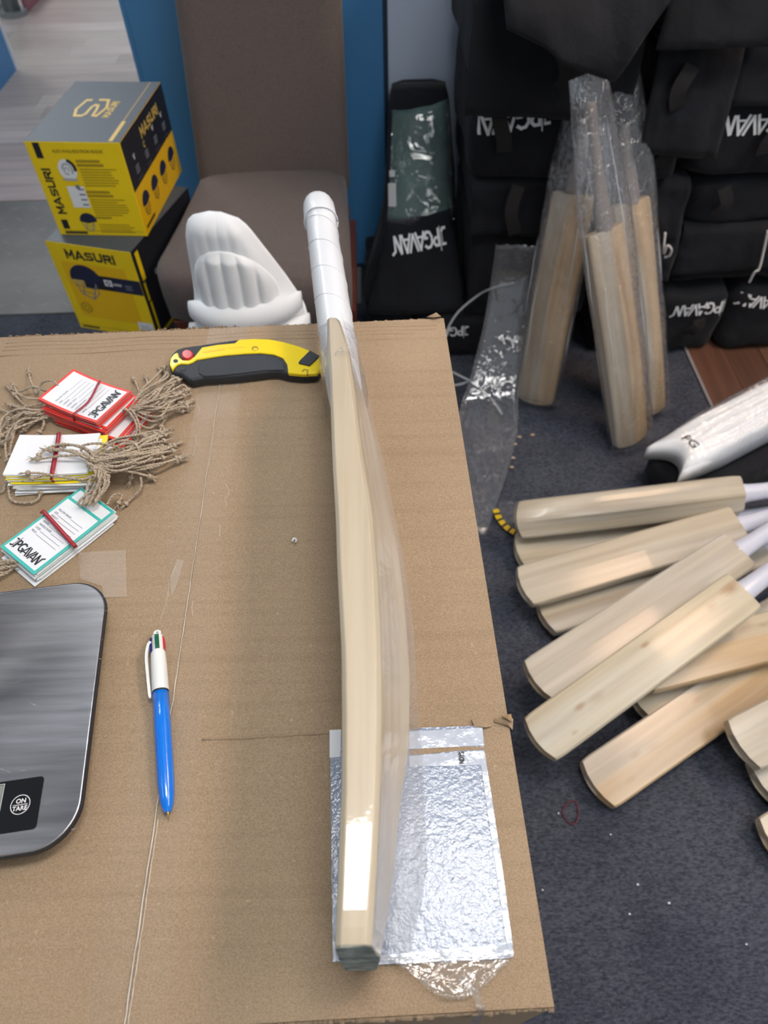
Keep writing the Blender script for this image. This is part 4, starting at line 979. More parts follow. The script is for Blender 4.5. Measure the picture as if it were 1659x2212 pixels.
# white and yellow bundle, blank side up
O, U, W, lu, lw = tag_frame((6, 1026), (188, 1022), (40, 940), T + .018)
yb = thing('tag_bundle', 'bundle of blank white swing tags with yellow edges under a tangle of twine', 'tag bundle', V((O.x, O.y, T)) + U * lu / 2 + W * lw / 2)
nt_ = 17
for i in range(nt_):
    z = T + .0006 + i * .0010; q = (nt_ - 1 - i) / nt_
    base = V((O.x, O.y, z)) + U * (.016 * q * random.uniform(.4, 1.4)) - W * (.016 * q * random.uniform(.7, 1.1)) 
    an = random.uniform(-3, 6) * q; rot = Matrix.Rotation(R(an), 3, 'Z'); Uu, Ww = rot @ U, rot @ W
    face_y = i in (4, 9, 12, 14)
    card('swing_tag', base, Uu, Ww, lu + (.006 if i in (12, 14) else 0), lw, z, 'yellow_side', 'yellow_card' if face_y else 'white_card', yb, bow=.0016 if i > 8 else .0008, blank=not face_y, border=.005)
band(yb, px3([(127, 936, .014), (127, 943, .0205), (120, 985, .0205), (113, 1022, .0200), (114, 1036, .012), (121, 1054, .002)]), .0042)
twines(yb, [[(200, 1000, .022), (190, 975, .026), (150, 960, .026), (110, 965, .024), (76, 990, .0215)], [(205, 1005, .022), (180, 985, .027), (130, 985, .025), (95, 990, .0225), (78, 992, .022)],
            [(210, 1010, .020), (185, 990, .026), (140, 972, .026), (104, 970, .023)], [(215, 1010, .020), (195, 975, .028), (165, 962, .026), (132, 962, .023)],
            [(215, 1020, .016), (180, 1035, .024), (130, 1030, .024), (85, 1022, .022), (54, 1022, .021)], [(220, 1022, .016), (190, 1040, .020), (150, 1032, .024), (100, 1026, .022), (62, 1036, .020)],
            [(210, 1000, .020), (185, 988, .028), (155, 975, .026), (100, 972, .024)],
            [(18, 1050, .004), (25, 1080, .003), (60, 1086, .003), (82, 1078, .004), (88, 1062, .004)], [(12, 1045, .004), (5, 1062, .003), (-15, 1060, .003)]])
fan(yb, 16, ((190, 985), (215, 1015)), ((255, 960), (275, 1010)), ((345, 930), (385, 990)), z=(.020, .020, .003), dj=16, mj=16)
fan(yb, 12, ((215, 985), (190, 1000)), ((262, 985), (240, 1010)), ((330, 950), (372, 985)), z=(.024, .024, .006), dj=18, mj=16)
fan(yb, 8, ((200, 980), (225, 1010)), ((300, 985), (290, 1010)), ((355, 915), (330, 1040)), z=(.018, .016, .004), dj=12)
twines(yb, [[(175, 975, .024), (180, 962, .028), (215, 958, .026), (250, 965, .02), (290, 985, .012)], [(200, 985, .026), (250, 955, .030), (285, 955, .026), (300, 975, .022), (290, 1010, .014), (280, 1040, .006)],
            [(290, 1000, .012), (310, 1010, .010), (330, 1035, .004)], [(300, 1010, .012), (305, 1050, .008), (285, 1075, .004), (270, 1090, .003)]])
# green bordered bundle
O, U, W, lu, lw = tag_frame((174, 1049), (3, 1176), (243, 1106), T + .0115)
gb = thing('tag_bundle', 'bundle of turquoise bordered swing tags nearest the scale', 'tag bundle', V((O.x, O.y, T)) + U * lu / 2 + W * lw / 2)
nt_ = 11
for i in range(nt_):
    z = T + .0005 + i * .00092; q = (nt_ - 1 - i) / nt_
    base = V((O.x, O.y, z)) + U * (.010 * q * random.uniform(-.2, 1.2)) + W * (.005 * q * random.uniform(.2, 1.2)); an = random.uniform(-3, 3) * q
    rot = Matrix.Rotation(R(an), 3, 'Z'); Uu, Ww = rot @ U, rot @ W
    if i == nt_ - 1: base = V((O.x, O.y, z)) + U * .0; Uu, Ww = U, W
    if i < nt_ - 2: c_ = card('swing_tag', base, Uu, Ww, lu, lw, z, 'teal_side', 'white_card', gb, bow=.0005, blank=True)
    elif i == nt_ - 2: c_ = card('swing_tag', base - U * 0.0, Uu, Ww, lu, lw, z, 'teal_side', 'teal_card', gb, bow=.0006)
    else:
        c_ = card('swing_tag', V((O.x, O.y, z)) + U * .0145, U, W, lu - .0125, lw, z, 'teal_side', 'teal_card', gb, bow=.0006)
        tag_print(c_, V((O.x, O.y, z)) + U * .0145, U, W, lu - .0125, lw, z + .0004, .0006, lu - .0125 - .0072, (.017, lu - .041))
band(gb, px3([(92, 1108, .006), (95, 1107, .0125), (115, 1128, .0128), (140, 1156, .0128), (160, 1178, .0128), (164, 1183, .006)]), .0036, .0016)
fan(gb, 11, ((178, 1092), (205, 1088)), ((200, 1040), (230, 1040)), ((205, 1000), (225, 1000)), z=(.015, .022, .022), sj=5, mj=10, dj=12)
twines(gb, [[(176, 1094, .013), (170, 1086, .018), (185, 1070, .022), (215, 1045, .024), (210, 1005, .026), (165, 975, .026)], [(196, 1088, .013), (205, 1080, .018), (222, 1060, .022), (225, 1020, .026), (190, 985, .028)],
            [(212, 1080, .012), (222, 1065, .02), (235, 1040, .024), (220, 1005, .026)], [(230, 1090, .010), (245, 1070, .012), (262, 1070, .006), (255, 1090, .003)], [(205, 1082, .013), (214, 1070, .02), (212, 1030, .026), (190, 1000, .027)]])
fan(gb, 6, ((45, 1215), (30, 1225)), ((15, 1212), (5, 1235)), ((-25, 1205), (-30, 1245)), z=(.003, .006, .004), dj=8, mj=8, sj=3)

# small paper curl on the carton
v, f = tube(spline([at(631, 1170, T + .0022), at(635, 1163, T + .004), at(640, 1166, T + .003), at(638, 1172, T + .002)], 12), .0009, 6); tag(mk('paper_curl', v, f, 'white_card', smooth=True), 'tiny white plastic curl on the carton left of the bat', 'scrap')

# ------------------------------------------------------------------ brown dining chair
ch = thing('dining_chair', 'brown upholstered dining chair with mahogany legs in front of the blue wall', 'chair', (-.25, 1.48, 0))
SZ = .475
seat = [(-.462, 1.335), (-.445, 1.285), (-.40, 1.268), (-.25, 1.255), (-.11, 1.243), (-.066, 1.258), (-.052, 1.30), (-.058, 1.50), (-.066, 1.70), (-.10, 1.73), (-.25, 1.74), (-.39, 1.73), (-.42, 1.70), (-.44, 1.50)]
n = len(seat); cx_ = sum(p[0] for p in seat) / n; cy_ = sum(p[1] for p in seat) / n
rings = []
for z, s in ((SZ - .11, .965), (SZ - .105, .985), (SZ - .05, 1.0), (SZ - .022, .995), (SZ - .006, .96), (SZ + .003, .90), (SZ + .009, .7), (SZ + .012, .4)):
    rings.append([V((cx_ + (p[0] - cx_) * s, cy_ + (p[1] - cy_) * s, z)) for p in seat])
v, f = loft(rings); mk('seat', v, f, 'chair_fab', ch, smooth=True)
rings = []
def backpt(x, z, side):
    q = (z - .40) / .70; y = 1.672 + .13 * q; bowl = .018 * (1 - ((x + .24) / .18) ** 2)
    return V((x, y + (bowl if side == 0 else .060 + bowl * .3), z))
tv = []; ff = []; nx, nz = 14, 18
for s in (0, 1):
    for j in range(nz + 1):
        z = .42 + .66 * j / nz; q = j / nz; xl = -.424 + .030 * q; xr = -.058 + .006 * q
        for i in range(nx + 1):
            a = i / nx; x = xl + (xr - xl) * a; p = backpt(x, z, s)
            if i in (0, nx): p.y += .014 if s == 0 else -.014
            if j == nz: p.y += .012 if s == 0 else -.012
            tv.append(p)
n1 = (nx + 1) * (nz + 1)
for j in range(nz):
    for i in range(nx):
        a = j * (nx + 1) + i; q = (a, a + 1, a + nx + 2, a + nx + 1); ff += [q, tuple(n1 + k for k in q[::-1])]
bd = [i for i in range(nx + 1)] + [(j + 1) * (nx + 1) + nx for j in range(nz)] + [nz * (nx + 1) + nx - 1 - i for i in range(nx)] + [(nz - 1 - j) * (nx + 1) for j in range(nz - 1)]
ff += [(a, b, n1 + b, n1 + a) for a, b in zip(bd, bd[1:] + bd[:1])]
mk('backrest', tv, ff, 'chair_fab', ch, smooth=True, sub=1)
for x, y, dx, dy in ((-.418, 1.305, 0, 0), (-.088, 1.283, 0, 0), (-.405, 1.70, 0, .10), (-.085, 1.70, 0, .10)):
    rg = []
    for z, s in ((0.0005, .015), (SZ - .112, .0215)):
        c = V((x + dx * (1 - z / SZ), y + dy * (1 - z / SZ), z)); rg.append([c + V((a * s, b * s, 0)) for a, b in ((-1, -1), (1, -1), (1, 1), (-1, 1))])
    v, f = loft(rg); mk('leg', v, f, 'mahogany', ch, bevel=.002)
v, f = abox(-.40, -.105, 1.27, 1.288, SZ - .165, SZ - .112); mk('apron', v, f, 'mahogany', ch)
v, f = abox(-.064, -.048, 1.30, 1.68, SZ - .16, SZ - .112); mk('apron', v, f, 'mahogany', ch)

# ------------------------------------------------------------------ white batting pad leaning on the chair
pad = thing('batting_pad', 'white cricket batting pad leaning on the front of the brown chair', 'pad', (-.25, 1.16, 0))
def py(z): return 1.095 + .115 * z
out = [(0.0, -.305, -.185), (.2, -.340, -.165), (.36, -.372, -.128), (.40, -.365, -.134), (.44, -.362, -.138), (.47, -.356, -.142), (.50, -.350, -.153), (.54, -.346, -.170), (.58, -.344, -.190), (.61, -.341, -.206), (.63, -.335, -.217), (.645, -.327, -.227), (.655, -.314, -.238), (.661, -.300, -.250), (.664, -.285, -.265)]
def pe_(z):
    a = lerp_tab(out, z); return a
def sheet(name, z0, z1, off, th, xs, ribs, amp, nz=40, nx=60, m='pad_white', rpow=.7, zr=None):
    tv = []
    for s in (0, 1):
        for j in range(nz + 1):
            z = z0 + (z1 - z0) * j / nz; l, r = xs(z)
            for i in range(nx + 1):
                a = i / nx; x = l + (r - l) * a; rnd = 1 - abs(2 * a - 1) ** 8
                ez = min(1, (z1 - z) / .02 + .15)
                rb_ = amp * abs(math.sin(math.pi * (x + .332) / ribs)) ** rpow if ribs and (zr is None or z > zr) else 0
                y = py(z) - off - ((th + rb_) * rnd * ez if s == 0 else 0)
                tv.append(V((x, y + 3.2 * (x + .245) ** 2, z)))
    n1 = (nx + 1) * (nz + 1); ff = []
    for j in range(nz):
        for i in range(nx):
            a = j * (nx + 1) + i; q = (a, a + 1, a + nx + 2, a + nx + 1); ff += [q, tuple(n1 + k for k in q[::-1])]
    bd = [i for i in range(nx + 1)] + [(j + 1) * (nx + 1) + nx for j in range(nz)] + [nz * (nx + 1) + nx - 1 - i for i in range(nx)] + [(nz - 1 - j) * (nx + 1) for j in range(nz - 1)]
    ff += [(a, b, n1 + b, n1 + a) for a, b in zip(bd, bd[1:] + bd[:1])]
    return mk(name, tv, ff, m, pad, smooth=True)
sheet('backing', 0.001, .664, 0, .030, pe_, .020, .0016, nz=60, zr=.47)
def inner(z):
    l, r = -.330, -.172 - .10 * max(0, z - .46)
    q = max(0, (z - .535) / (.612 - .535)); w_ = math.sqrt(max(0.0, 1 - q * q)) if q < 1 else 0; c = (l + r) / 2 - .012 * q; h_ = (r - l) / 2 * max(w_, .12)
    return c - h_, c + h_
sheet('front_panel', .485, .611, .030, .008, inner, .0295, .007, nz=40, rpow=.6)
for z, h in ((.488, .056), (.438, .056), (.386, .054)):
    rg = []; n = 14
    for i in range(25):
        a = i / 24; l, r = pe_(z); l -= .006; r += .006; x = l + (r - l) * a; e = (1 - abs(2 * a - 1) ** 5); c = V((x, py(z) - .034 + 3.2 * (x + .245) ** 2, z + .020 * (a - .4) - .006 * math.sin(a * 3)))
        rg.append([c + V((0, math.cos(2 * math.pi * k / n) * .028 * (.45 + .55 * e), math.sin(2 * math.pi * k / n) * h / 2 * (.6 + .4 * e))) for k in range(n)])
    v, f = loft(rg); mk('knee_roll', v, f, 'pad_white', pad, smooth=True)
sheet('shin_ribs', .01, .335, .026, .010, lambda z: (pe_(z)[0] + .012, pe_(z)[1] - .012), .025, .008, nz=8)

# ------------------------------------------------------------------ helmet cartons
def helmet_shape(cx, cy, s, flip=1):
    dome = [(cx + a * flip, cy + b) for a, b in arc(0, 0, s, s * .95, 15, 180, 12)] + [(cx - s * flip, cy - .10 * s), (cx - .1 * s * flip, cy - .28 * s), (cx + .98 * s * flip, cy - .05 * s)]
    peak = [rect(cx - s * 1.0, cy - .30 * s, cx - .2 * s, cy - .06 * s)]
    g = [(.07 * s, [(cx + .5 * s, cy - .2 * s), (cx + .05 * s, cy - 1.25 * s), (cx - .55 * s, cy - 1.0 * s)]), (.06 * s, [(cx - .3 * s, cy - .2 * s), (cx - .5 * s, cy - 1.05 * s)]), (.05 * s, [(cx - .8 * s, cy - .25 * s), (cx - .6 * s, cy - 1.0 * s)]),
         (.05 * s, [(cx - .85 * s, cy - .45 * s), (cx + .35 * s, cy - .55 * s)]), (.05 * s, [(cx - .7 * s, cy - .78 * s), (cx + .2 * s, cy - .88 * s)]), (.05 * s, [(cx + .5 * s, cy - .2 * s), (cx + .55 * s, cy - .8 * s), (cx + .1 * s, cy - 1.2 * s)])]
    return [dome], peak, stroke_polys(g)
def carton(fl, fr_, depth, z0, z1, label, style):
    fl = V((fl[0], fl[1], 0)); fr_ = V((fr_[0], fr_[1], 0)); ux = (fr_ - fl); wx = ux.length; ux.normalize(); uy = V((-ux.y, ux.x, 0)); h = z1 - z0
    c = (fl + fr_) / 2 + uy * depth / 2; c.z = z0
    t = thing('helmet_box', label, 'box', c, 'stacked yellow helmet boxes')
    v, f = obox(c, ux, uy, h, wx, depth)
    mats = ['box_yellow', 'box_slate', 'box_black' if style != 'top' else 'box_amber']
    o = mk('carton', v, f, None, t, mats=mats, fmat=[0, 1, 0, 2, 2, 0] if True else None, bevel=.0015)
    # recalc may reorder nothing: set by normal
    for p in o.data.polygons:
        nn = p.normal
        p.material_index = 1 if nn.z > .9 else (0 if nn.dot(-uy) > .9 or nn.z < -.9 else (2 if nn.dot(ux) > .9 else (0 if nn.dot(ux) < -.9 else 2)))
    up = V((0, 0, 1)); FO = V((fl.x, fl.y, z0)); RO = V((fr_.x, fr_.y, z0)); TO = V((fl.x, fl.y, z1))
    D = lambda n, ps, O_, U_, W_, m, lift=.0005: decal(n, ps, O_, U_, W_, m, t, lift=lift)
    if style == 'top':
        # top face: gold emblem and word, read from the side
        e = [(.16, [(.30, 1.0), (-.55, 1.12), (-1.0, .62), (-1.0, -.02)]), (.16, [(-1.0, .0), (.12, .62), (.42, .48), (.42, .05)]), (.16, [(.42, .12), (-1.0, -.62)]), (.16, [(-1.0, -.5), (-1.0, -.68)]), (.16, [(.32, .98), (.42, 1.25), (.42, 1.0)])]
        s = .040
        em = [(.17, [(.95, .80), (.95, -.02), (.35, -.02)]), (.17, [(.95, .78), (.20, 1.12), (-.60, .78), (-.60, .30), (-.10, -.02), (.42, .02)]), (.17, [(-.60, .10), (-.60, -.55), (.20, -1.05), (.62, -.82), (.62, .28), (.36, .36), (-.30, -.28)])]
        P0 = TO + ux * wx * .44 + uy * depth * .53
        # shield of an S: two bent bands
        sh = [(.20, [(1.0, .72), (1.0, .10)]), (.20, [(1.0, .70), (.55, 1.15), (-.45, 1.15), (-1.0, .60), (-1.0, .15), (-.70, -.05), (.35, -.05), (.60, -.25), (.55, -.45)]), (.20, [(-1.0, -.25), (-1.0, -.75), (0, -1.25), (1.0, -.75), (1.0, -.15), (.72, .35), (-.35, .35)])]
        ps = [[(a * s * 1.0, b * s * .62) for a, b in p] for p in stroke_polys([(.24, [(.95, .95), (-.2, 1.25), (-1.0, .95), (-1.0, .35), (-.75, .12), (.1, .05)]), (.24, [(.1, .05), (.35, -.12), (.28, -.42), (-.25, -.55), (-.95, -.60), (-1.0, -.95)]), (.24, [(-1.0, -.95), (0, -1.30), (.98, -.98), (1.0, -.2)]), (.24, [(.95, .95), (.95, .55)])])]
        D('emblem', ps, P0, uy, -ux, 'gold_print')
        ps, wd = word_polys('MASURI', .0145, .86); D('printed_word', shift(ps, -wd / 2 + .002, 0), TO + ux * wx * .70 + uy * depth * .50, uy, -ux, 'gold_print')
        D('gold_strip', [rect(0, 0, .0016, depth * .96)], TO + ux * wx * .885 + uy * depth * .02, ux, uy, 'gold_print')
        D('gold_strip', [rect(0, 0, .0085, depth * .30)], TO + ux * wx * .878 + uy * depth * .015, ux, uy, 'gold_print', .0007)
        # front: text panel
        D('black_bar', [rect(0, 0, .014, h * .155)], FO + ux * .016 + up * h * .835, ux, up, 'box_black')
        D('black_bar', [rect(0, 0, .014, h * .105)], FO + ux * .014 + up * h * .075, ux, up, 'box_black')
        ps, wd = word_polys('MASURI', .0165, .93); D('printed_word', shift(ps, 0, 0), FO + ux * .032 + up * h * .245, up, -ux, 'box_black')
        D('black_bar', [rect(0, 0, .050, .0050)], FO + ux * .014 + up * .004, ux, up, 'box_black')
        D('fold_line', [rect(0, 0, wx * .92, .0010)], FO + ux * .01 + up * .0105, ux, up, 'ochre_print')
        text('printed_line', 'ALSO AVAILABLE FROM MASURI', .0088, FO + ux * .052 + up * h * .895, ux, up, 'ochre_print', t, bold=.0003, xs=.83)
        for k, (yy, nn) in enumerate(((.80, 7), (.48, 7), (.20, 4))):
            D('text_block', [rect(0, -.0001, .050, .0052), rect(0, -.0082, .055, -.0030)] if k < 2 else [rect(0, -.0001, .036, .0040)], FO + ux * .094 + up * h * yy, ux, up, 'ochre_print')
            D('text_block', [rect(0, -.0150 - .0056 * j, random.uniform(.058, .078), -.0129 - .0056 * j) for j in range(nn)], FO + ux * .096 + up * (h * yy), ux, up, 'ochre_print')
        gx_, gy_ = .070, h * .72
        D('guard_picture', [blob(gx_, gy_, .019, .022)], FO, ux, up, 'white_print', .0004)
        D('guard_detail', stroke_polys([(.004, arc(gx_, gy_, .010, .013, -30, 170)), (.003, arc(gx_ - .002, gy_ - .002, .005, .007, 0, 300)), (.005, [(gx_ - .014, gy_ - .019), (gx_ + .012, gy_ - .020)])]), FO, ux, up, 'silver_print', .0007)
        D('guard_detail', stroke_polys([(.006, arc(gx_ + .001, gy_ + .003, .016, .017, -10, 70))]), FO, ux, up, 'box_black', .0009)
        D('fitting_picture', [rect(.055, h * .32, .092, h * .55)], FO, ux, up, 'white_print', .0004)
        D('fitting_detail', [rect(.077, h * (.345 + .055 * j), .090, h * (.362 + .055 * j)) for j in range(4)] + [blob(.079, h * .545, .005, .005)], FO, ux, up, 'grey_print', .0007)
        dm, pk, gr = helmet_shape(.076, h * .17, .019)
        D('helmet_picture', dm, FO, ux, up, 'navy_print'); D('helmet_grille', gr, FO, ux, up, 'grey_print', .0008)
        # right side: black upper, amber lower with four helmets
        D('black_area', [rect(.001, h * .49, depth - .001, h - .001)], RO, uy, up, 'box_black', .0003)
        ps, wd = word_polys('MASURI', .020, 1.0); D('printed_word', ps, RO + uy * depth * .37 + up * h * .80, uy, up, 'gold_print', .0008)
        for j in range(4):
            D('spec_block', [rect(0, 0, .030, .0008)] + [rect(.004, .012 + .006 * q, .024, .015 + .006 * q) for q in range(3)], RO + uy * (depth * (.12 + .225 * j)) + up * h * .53, uy, up, 'grey_print', .0006)
            text('spec_letter', 'V' if j != 1 else 'C', .017, RO + uy * (depth * (.14 + .225 * j)) + up * h * (.725 if j != 1 else .70), uy, up, 'white_print' if j != 1 else 'gold_print', t, lift=.0006, bold=.0003)
            dm, pk, gr = helmet_shape(depth * (.155 + .228 * j), h * .285, .023, 1)
            D('helmet_picture', dm, RO, uy, up, 'navy_print', .0006); D('helmet_grille', gr, RO, uy, up, 'navy_print', .0008)
        D('black_bar', [rect(0, 0, depth * .20, .006)], RO + uy * .012 + up * .012, uy, up, 'box_black')
    else:
        ps, wd = word_polys('MASURI', .0205, .93); D('printed_word', ps, FO + ux * .042 + up * h * .845, ux, up, 'box_black')
        D('panel', [rect(wx * .10, h * .17, wx * .86, h * .80)], FO, ux, up, 'box_amber', .0003)
        D('navy_band', [rect(wx * .30, h * .53, wx * .997, h * .69)], FO, ux, up, 'navy_print', .0005)
        D('black_band', [rect(wx * .30, h * .53, wx * .66, h * .69)], FO, ux, up, 'box_black', .0006)
        dm, pk, gr = helmet_shape(wx * .34, h * .62, .040)
        D('helmet_picture', dm, FO, ux, up, 'navy_print', .0008); D('helmet_peak', pk, FO, ux, up, 'gold_print', .0010); D('helmet_grille', gr, FO, ux, up, 'grey_print', .0010)
        D('badge', [rect(0, 0, .020, .016)], FO + ux * wx * .555 + up * h * .585, ux, up, 'white_print', .0009)
        D('badge_mark', stroke_polys([(.0026, arc(.010, .008, .0050, .0045, 0, 360))]), FO + ux * wx * .555 + up * h * .585, ux, up, 'navy_print', .0011)
        D('badge_text', [rect(0, 0, .020, .006)], FO + ux * wx * .665 + up * h * .60, ux, up, 'silver_print', .0009)
        D('badge_text', [rect(0, 0, .018, .0022), rect(0, .005, .016, .0072), rect(0, .010, .018, .0122)], FO + ux * wx * .80 + up * h * .57, ux, up, 'grey_print', .0009)
        D('seal', stroke_polys([(.0035, arc(wx * .20, h * .28, .013, .013, 0, 360, 16)), (.003, arc(wx * .20, h * .28, .006, .006, 0, 360, 10))]), FO, ux, up, 'ochre_print', .0006)
        st_ = mk('price_sticker', *(lambda q: (q, [(0, 1, 2, 3)]))([FO + ux * (wx * a) + up * (h * b) - uy * .0009 for a, b in ((.80, .035), (.985, .035), (.985, .20), (.80, .20))]), 'white_print', t)
        D('barcode', [rect(wx * .83 + i * .0021, h * .06, wx * .83 + i * .0021 + random.choice([.0006, .0012]), h * .10) for i in range(13)] + [rect(wx * .83, h * .12, wx * .96, h * .125), rect(wx * .83, h * .15, wx * .93, h * .155)], FO, ux, up, 'box_black', .0012)
        D('black_bar', [rect(0, 0, .045, .0045)], FO + ux * .010 + up * .006, ux, up, 'box_black', .0006)
        D('fold_line', [rect(0, 0, wx * .95, .0010)], FO + ux * .005 + up * .0125, ux, up, 'ochre_print')
        D('yellow_strip', [rect(.012, .012, .020, h * .42), rect(.012, h * .66, .026, h * .96), rect(.010, h * .44, .018, h * .64), rect(0.002, .002, depth * .9, .010)], RO, uy, up, 'box_yellow')
        D('grey_mark', [blob(.07 + .035 * j, h * (.62 + .04 * (j % 2)), .007, .008) for j in range(4)], RO, uy, up, 'grey_print')
    return t
carton(at(228, 694, .23).xy, at(355, 722, .23).xy + V((.06, -.012)), .28, 0, .2295, 'yellow helmet box at the bottom of the stack, mostly hidden by the carton', 'mid')
carton(at(95, 519, .46).xy, at(281, 545, .46).xy, .29, .2297, .4597, 'middle yellow helmet box with a large blue helmet picture on its front', 'mid')
carton(at(50, 305, .66).xy, at(258, 308, .66).xy, .30, .46, .66, 'topmost yellow and slate helmet box with a gold emblem on its lid', 'top')

# ------------------------------------------------------------------ black kit bags
def bag(x0, x1, z0, z1, yf, depth, label, seed, logo=None, strap=None, ry=0, amp=.007, grp='stacked black kit bags', p=11.0, flap=None, body=True):
    """soft black bag; flap = (hang below its base, proud of the front, hem dip at left, hem dip at right, x extra)"""
    t = thing('kit_bag', label, 'bag', ((x0 + x1) / 2, yf + depth / 2, z0), grp)
    v, f = soft_box((x1 - x0 - .006, depth, z1 - z0 - .004), 11, p, amp, seed, sag=.0)
    v = place(v, ((x0 + x1) / 2, yf + depth / 2, z0 + .002), ry=R(ry))
    mk('body', v, f, 'black_fab', t, smooth=True)
    bv = BVHTree.FromPolygons([tuple(q) for q in v], [tuple(q) for q in f])
    for lg in (logo or []):
        lx_, lz_, h_, tilt = lg        # upside-down lettering; (lx, lz) is the J end
        a = R(tilt); U_ = V((-math.cos(a), 0, math.sin(a))); W_ = V((-math.sin(a), 0, -math.cos(a)))
        ps, wd = logo_polys(h_); ps = [q for q in ps if True]
        decal('brand_print', ps, V((lx_, yf - .02, lz_)), U_, W_, 'white_print', t, lift=.002, bvh=bv)
    for s_ in (strap or []):
        sx_, sz0, sz1, w_ = s_; pts = []
        for i in range(9):
            z = sz1 + (sz0 - sz1) * i / 8; pts.append(V((sx_ + .01 * math.sin(i * .5 + seed), yf - .010 - (.012 if not flap else .03) - .008 * math.sin(math.pi * i / 8), z)))
        v2, f2 = ribbon(pts, w_, (0, -1, 0.001), .003); mk('strap', v2, f2, 'strap', t)
    if flap:
        hang, proud, dl, dr, xe = flap; tv = []; nx, nz = 18, 14
        for j in range(nz + 1):
            b = j / nz
            for i in range(nx + 1):
                a = i / nx; x = x0 - xe * b + (x1 - x0 + 2 * xe * b) * a
                zb = z0 - hang - dl * (1 - a) - dr * a; z = z1 + (zb - z1) * max(0, (b - .25) / .75) if b > .25 else z1 + .004
                y = yf + .10 - (.10 + proud * .3) * b / .25 if b <= .25 else yf - proud * (.3 + .7 * ((b - .25) / .75) ** .7)
                y -= .012 * noise.noise(V((a * 3.1 + seed, b * 2.2, seed * 1.7))) * min(1, b * 3) + .005 * noise.noise(V((a * 9, b * 5, seed)))
                tv.append(V((x + .004 * noise.noise(V((b * 4, a * 3, seed))), y, z)))
        ff = [(j * (nx + 1) + i, j * (nx + 1) + i + 1, (j + 1) * (nx + 1) + i + 1, (j + 1) * (nx + 1) + i) for j in range(nz) for i in range(nx)]
        mk('front_flap', tv, ff, 'black_fab', t, smooth=True, solid=.004)
    return t
def zx(px, py_, y): q = aty(px, py_, y); return q.x, q.z
# left column, floor to top
bag(.10, .53, 0.001, .128, 1.58, .46, 'lowest black bag of the left column behind the carton corner', 1, logo=[(zx(1010, 712, 1.57)[0], zx(1010, 709, 1.57)[1], .030, -3)], amp=.010)
bag(.235, .54, .132, .368, 1.61, .46, 'second black bag up in the left column, above the empty plastic sleeve', 2, flap=(.0, .012, .01, .0, .0))
bag(.225, .54, .374, .486, 1.595, .47, 'third black bag up in the left column with a hanging strap end', 3, strap=[(.322, .385, .50, .030)], flap=(.006, .014, 0, .004, 0))
bag(.212, .54, .490, .690, 1.58, .48, 'fourth black bag up in the left column showing the last letters of its logo', 4, logo=[(zx(1188, 226, 1.575)[0], zx(1188, 226, 1.575)[1], .044, -8)], strap=[(.272, .575, .68, .032)], amp=.006)
bag(.195, .52, .694, .880, 1.55, .50, 'top black bag of the left column next to the grey wall', 5, strap=[(.372, .715, .80, .040)], flap=(.028, .024, .0, .030, .008))
# right column
bag(.575, .715, .001, .205, 1.585, .40, 'black bag on the floor right of the wrapped bats, logo half hidden by them', 6, logo=[(zx(1418, 657, 1.575)[0], zx(1418, 657, 1.575)[1], .034, -6)], amp=.012)
bag(.722, .925, .001, .205, 1.565, .42, 'black bag on the red floor boards with folded logo in the middle', 7, logo=[(zx(1578, 657, 1.555)[0], zx(1578, 657, 1.555)[1], .036, -2)], amp=.016, strap=[(.835, .09, .135, .03)])
bag(.932, 1.22, .001, .205, 1.575, .42, 'black bag on the red floor boards at the right picture edge', 8, logo=[(1.085, .168, .034, 4)], amp=.014)
bag(.555, .735, .210, .368, 1.58, .42, 'second black bag up in the right column with a white knotted cord', 9, amp=.012, flap=(-.03, .012, .0, .0, .0))
bag(.742, 1.16, .210, .368, 1.585, .42, 'crumpled second row bag with a long white cord at the right edge', 10, amp=.014, flap=(-.05, .014, .01, -.01, .0))
bag(.555, .72, .374, .484, 1.58, .43, 'third row bag whose corner shows a scrap of white print', 11, amp=.008, flap=(.010, .018, 0, .014, .004))
bag(.727, 1.14, .374, .484, 1.59, .43, 'third row bag at the right edge with a dangling black strap', 12, strap=[(.80, .41, .475, .028)], amp=.008)
bag(.555, .68, .490, .612, 1.56, .44, 'fourth row bag just right of the sleeve tops', 13, logo=[(zx(1464, 287, 1.55)[0], .625, .040, 0)], strap=[(.615, .535, .59, .028)], amp=.010)
bag(.687, 1.08, .490, .684, 1.57, .45, 'fourth row bag at the right edge with the last logo letters showing', 14, logo=[(zx(1738, 244, 1.565)[0], zx(1738, 244, 1.565)[1], .042, -2)], strap=[(.86, .56, .64, .05)], amp=.008, flap=None)
bag(.555, .715, .617, .782, 1.545, .46, 'fifth row bag with flap corner below the top right bag', 15, logo=[(zx(1515, 112, 1.535)[0], zx(1515, 112, 1.535)[1], .042, 2)], strap=[(.61, .675, .75, .032)], amp=.006, flap=(.030, .05, .0, .012, .004))
bag(.735, 1.06, .688, .80, 1.57, .46, 'fifth row bag at the upper right picture edge', 16, amp=.008, flap=(0.034, .018, 0, 0, 0))
bag(.548, .728, .790, .97, 1.53, .46, 'top right black bag slumped over the fifth row', 17, amp=.010, flap=(.002, .055, 0.0, .0, .02))
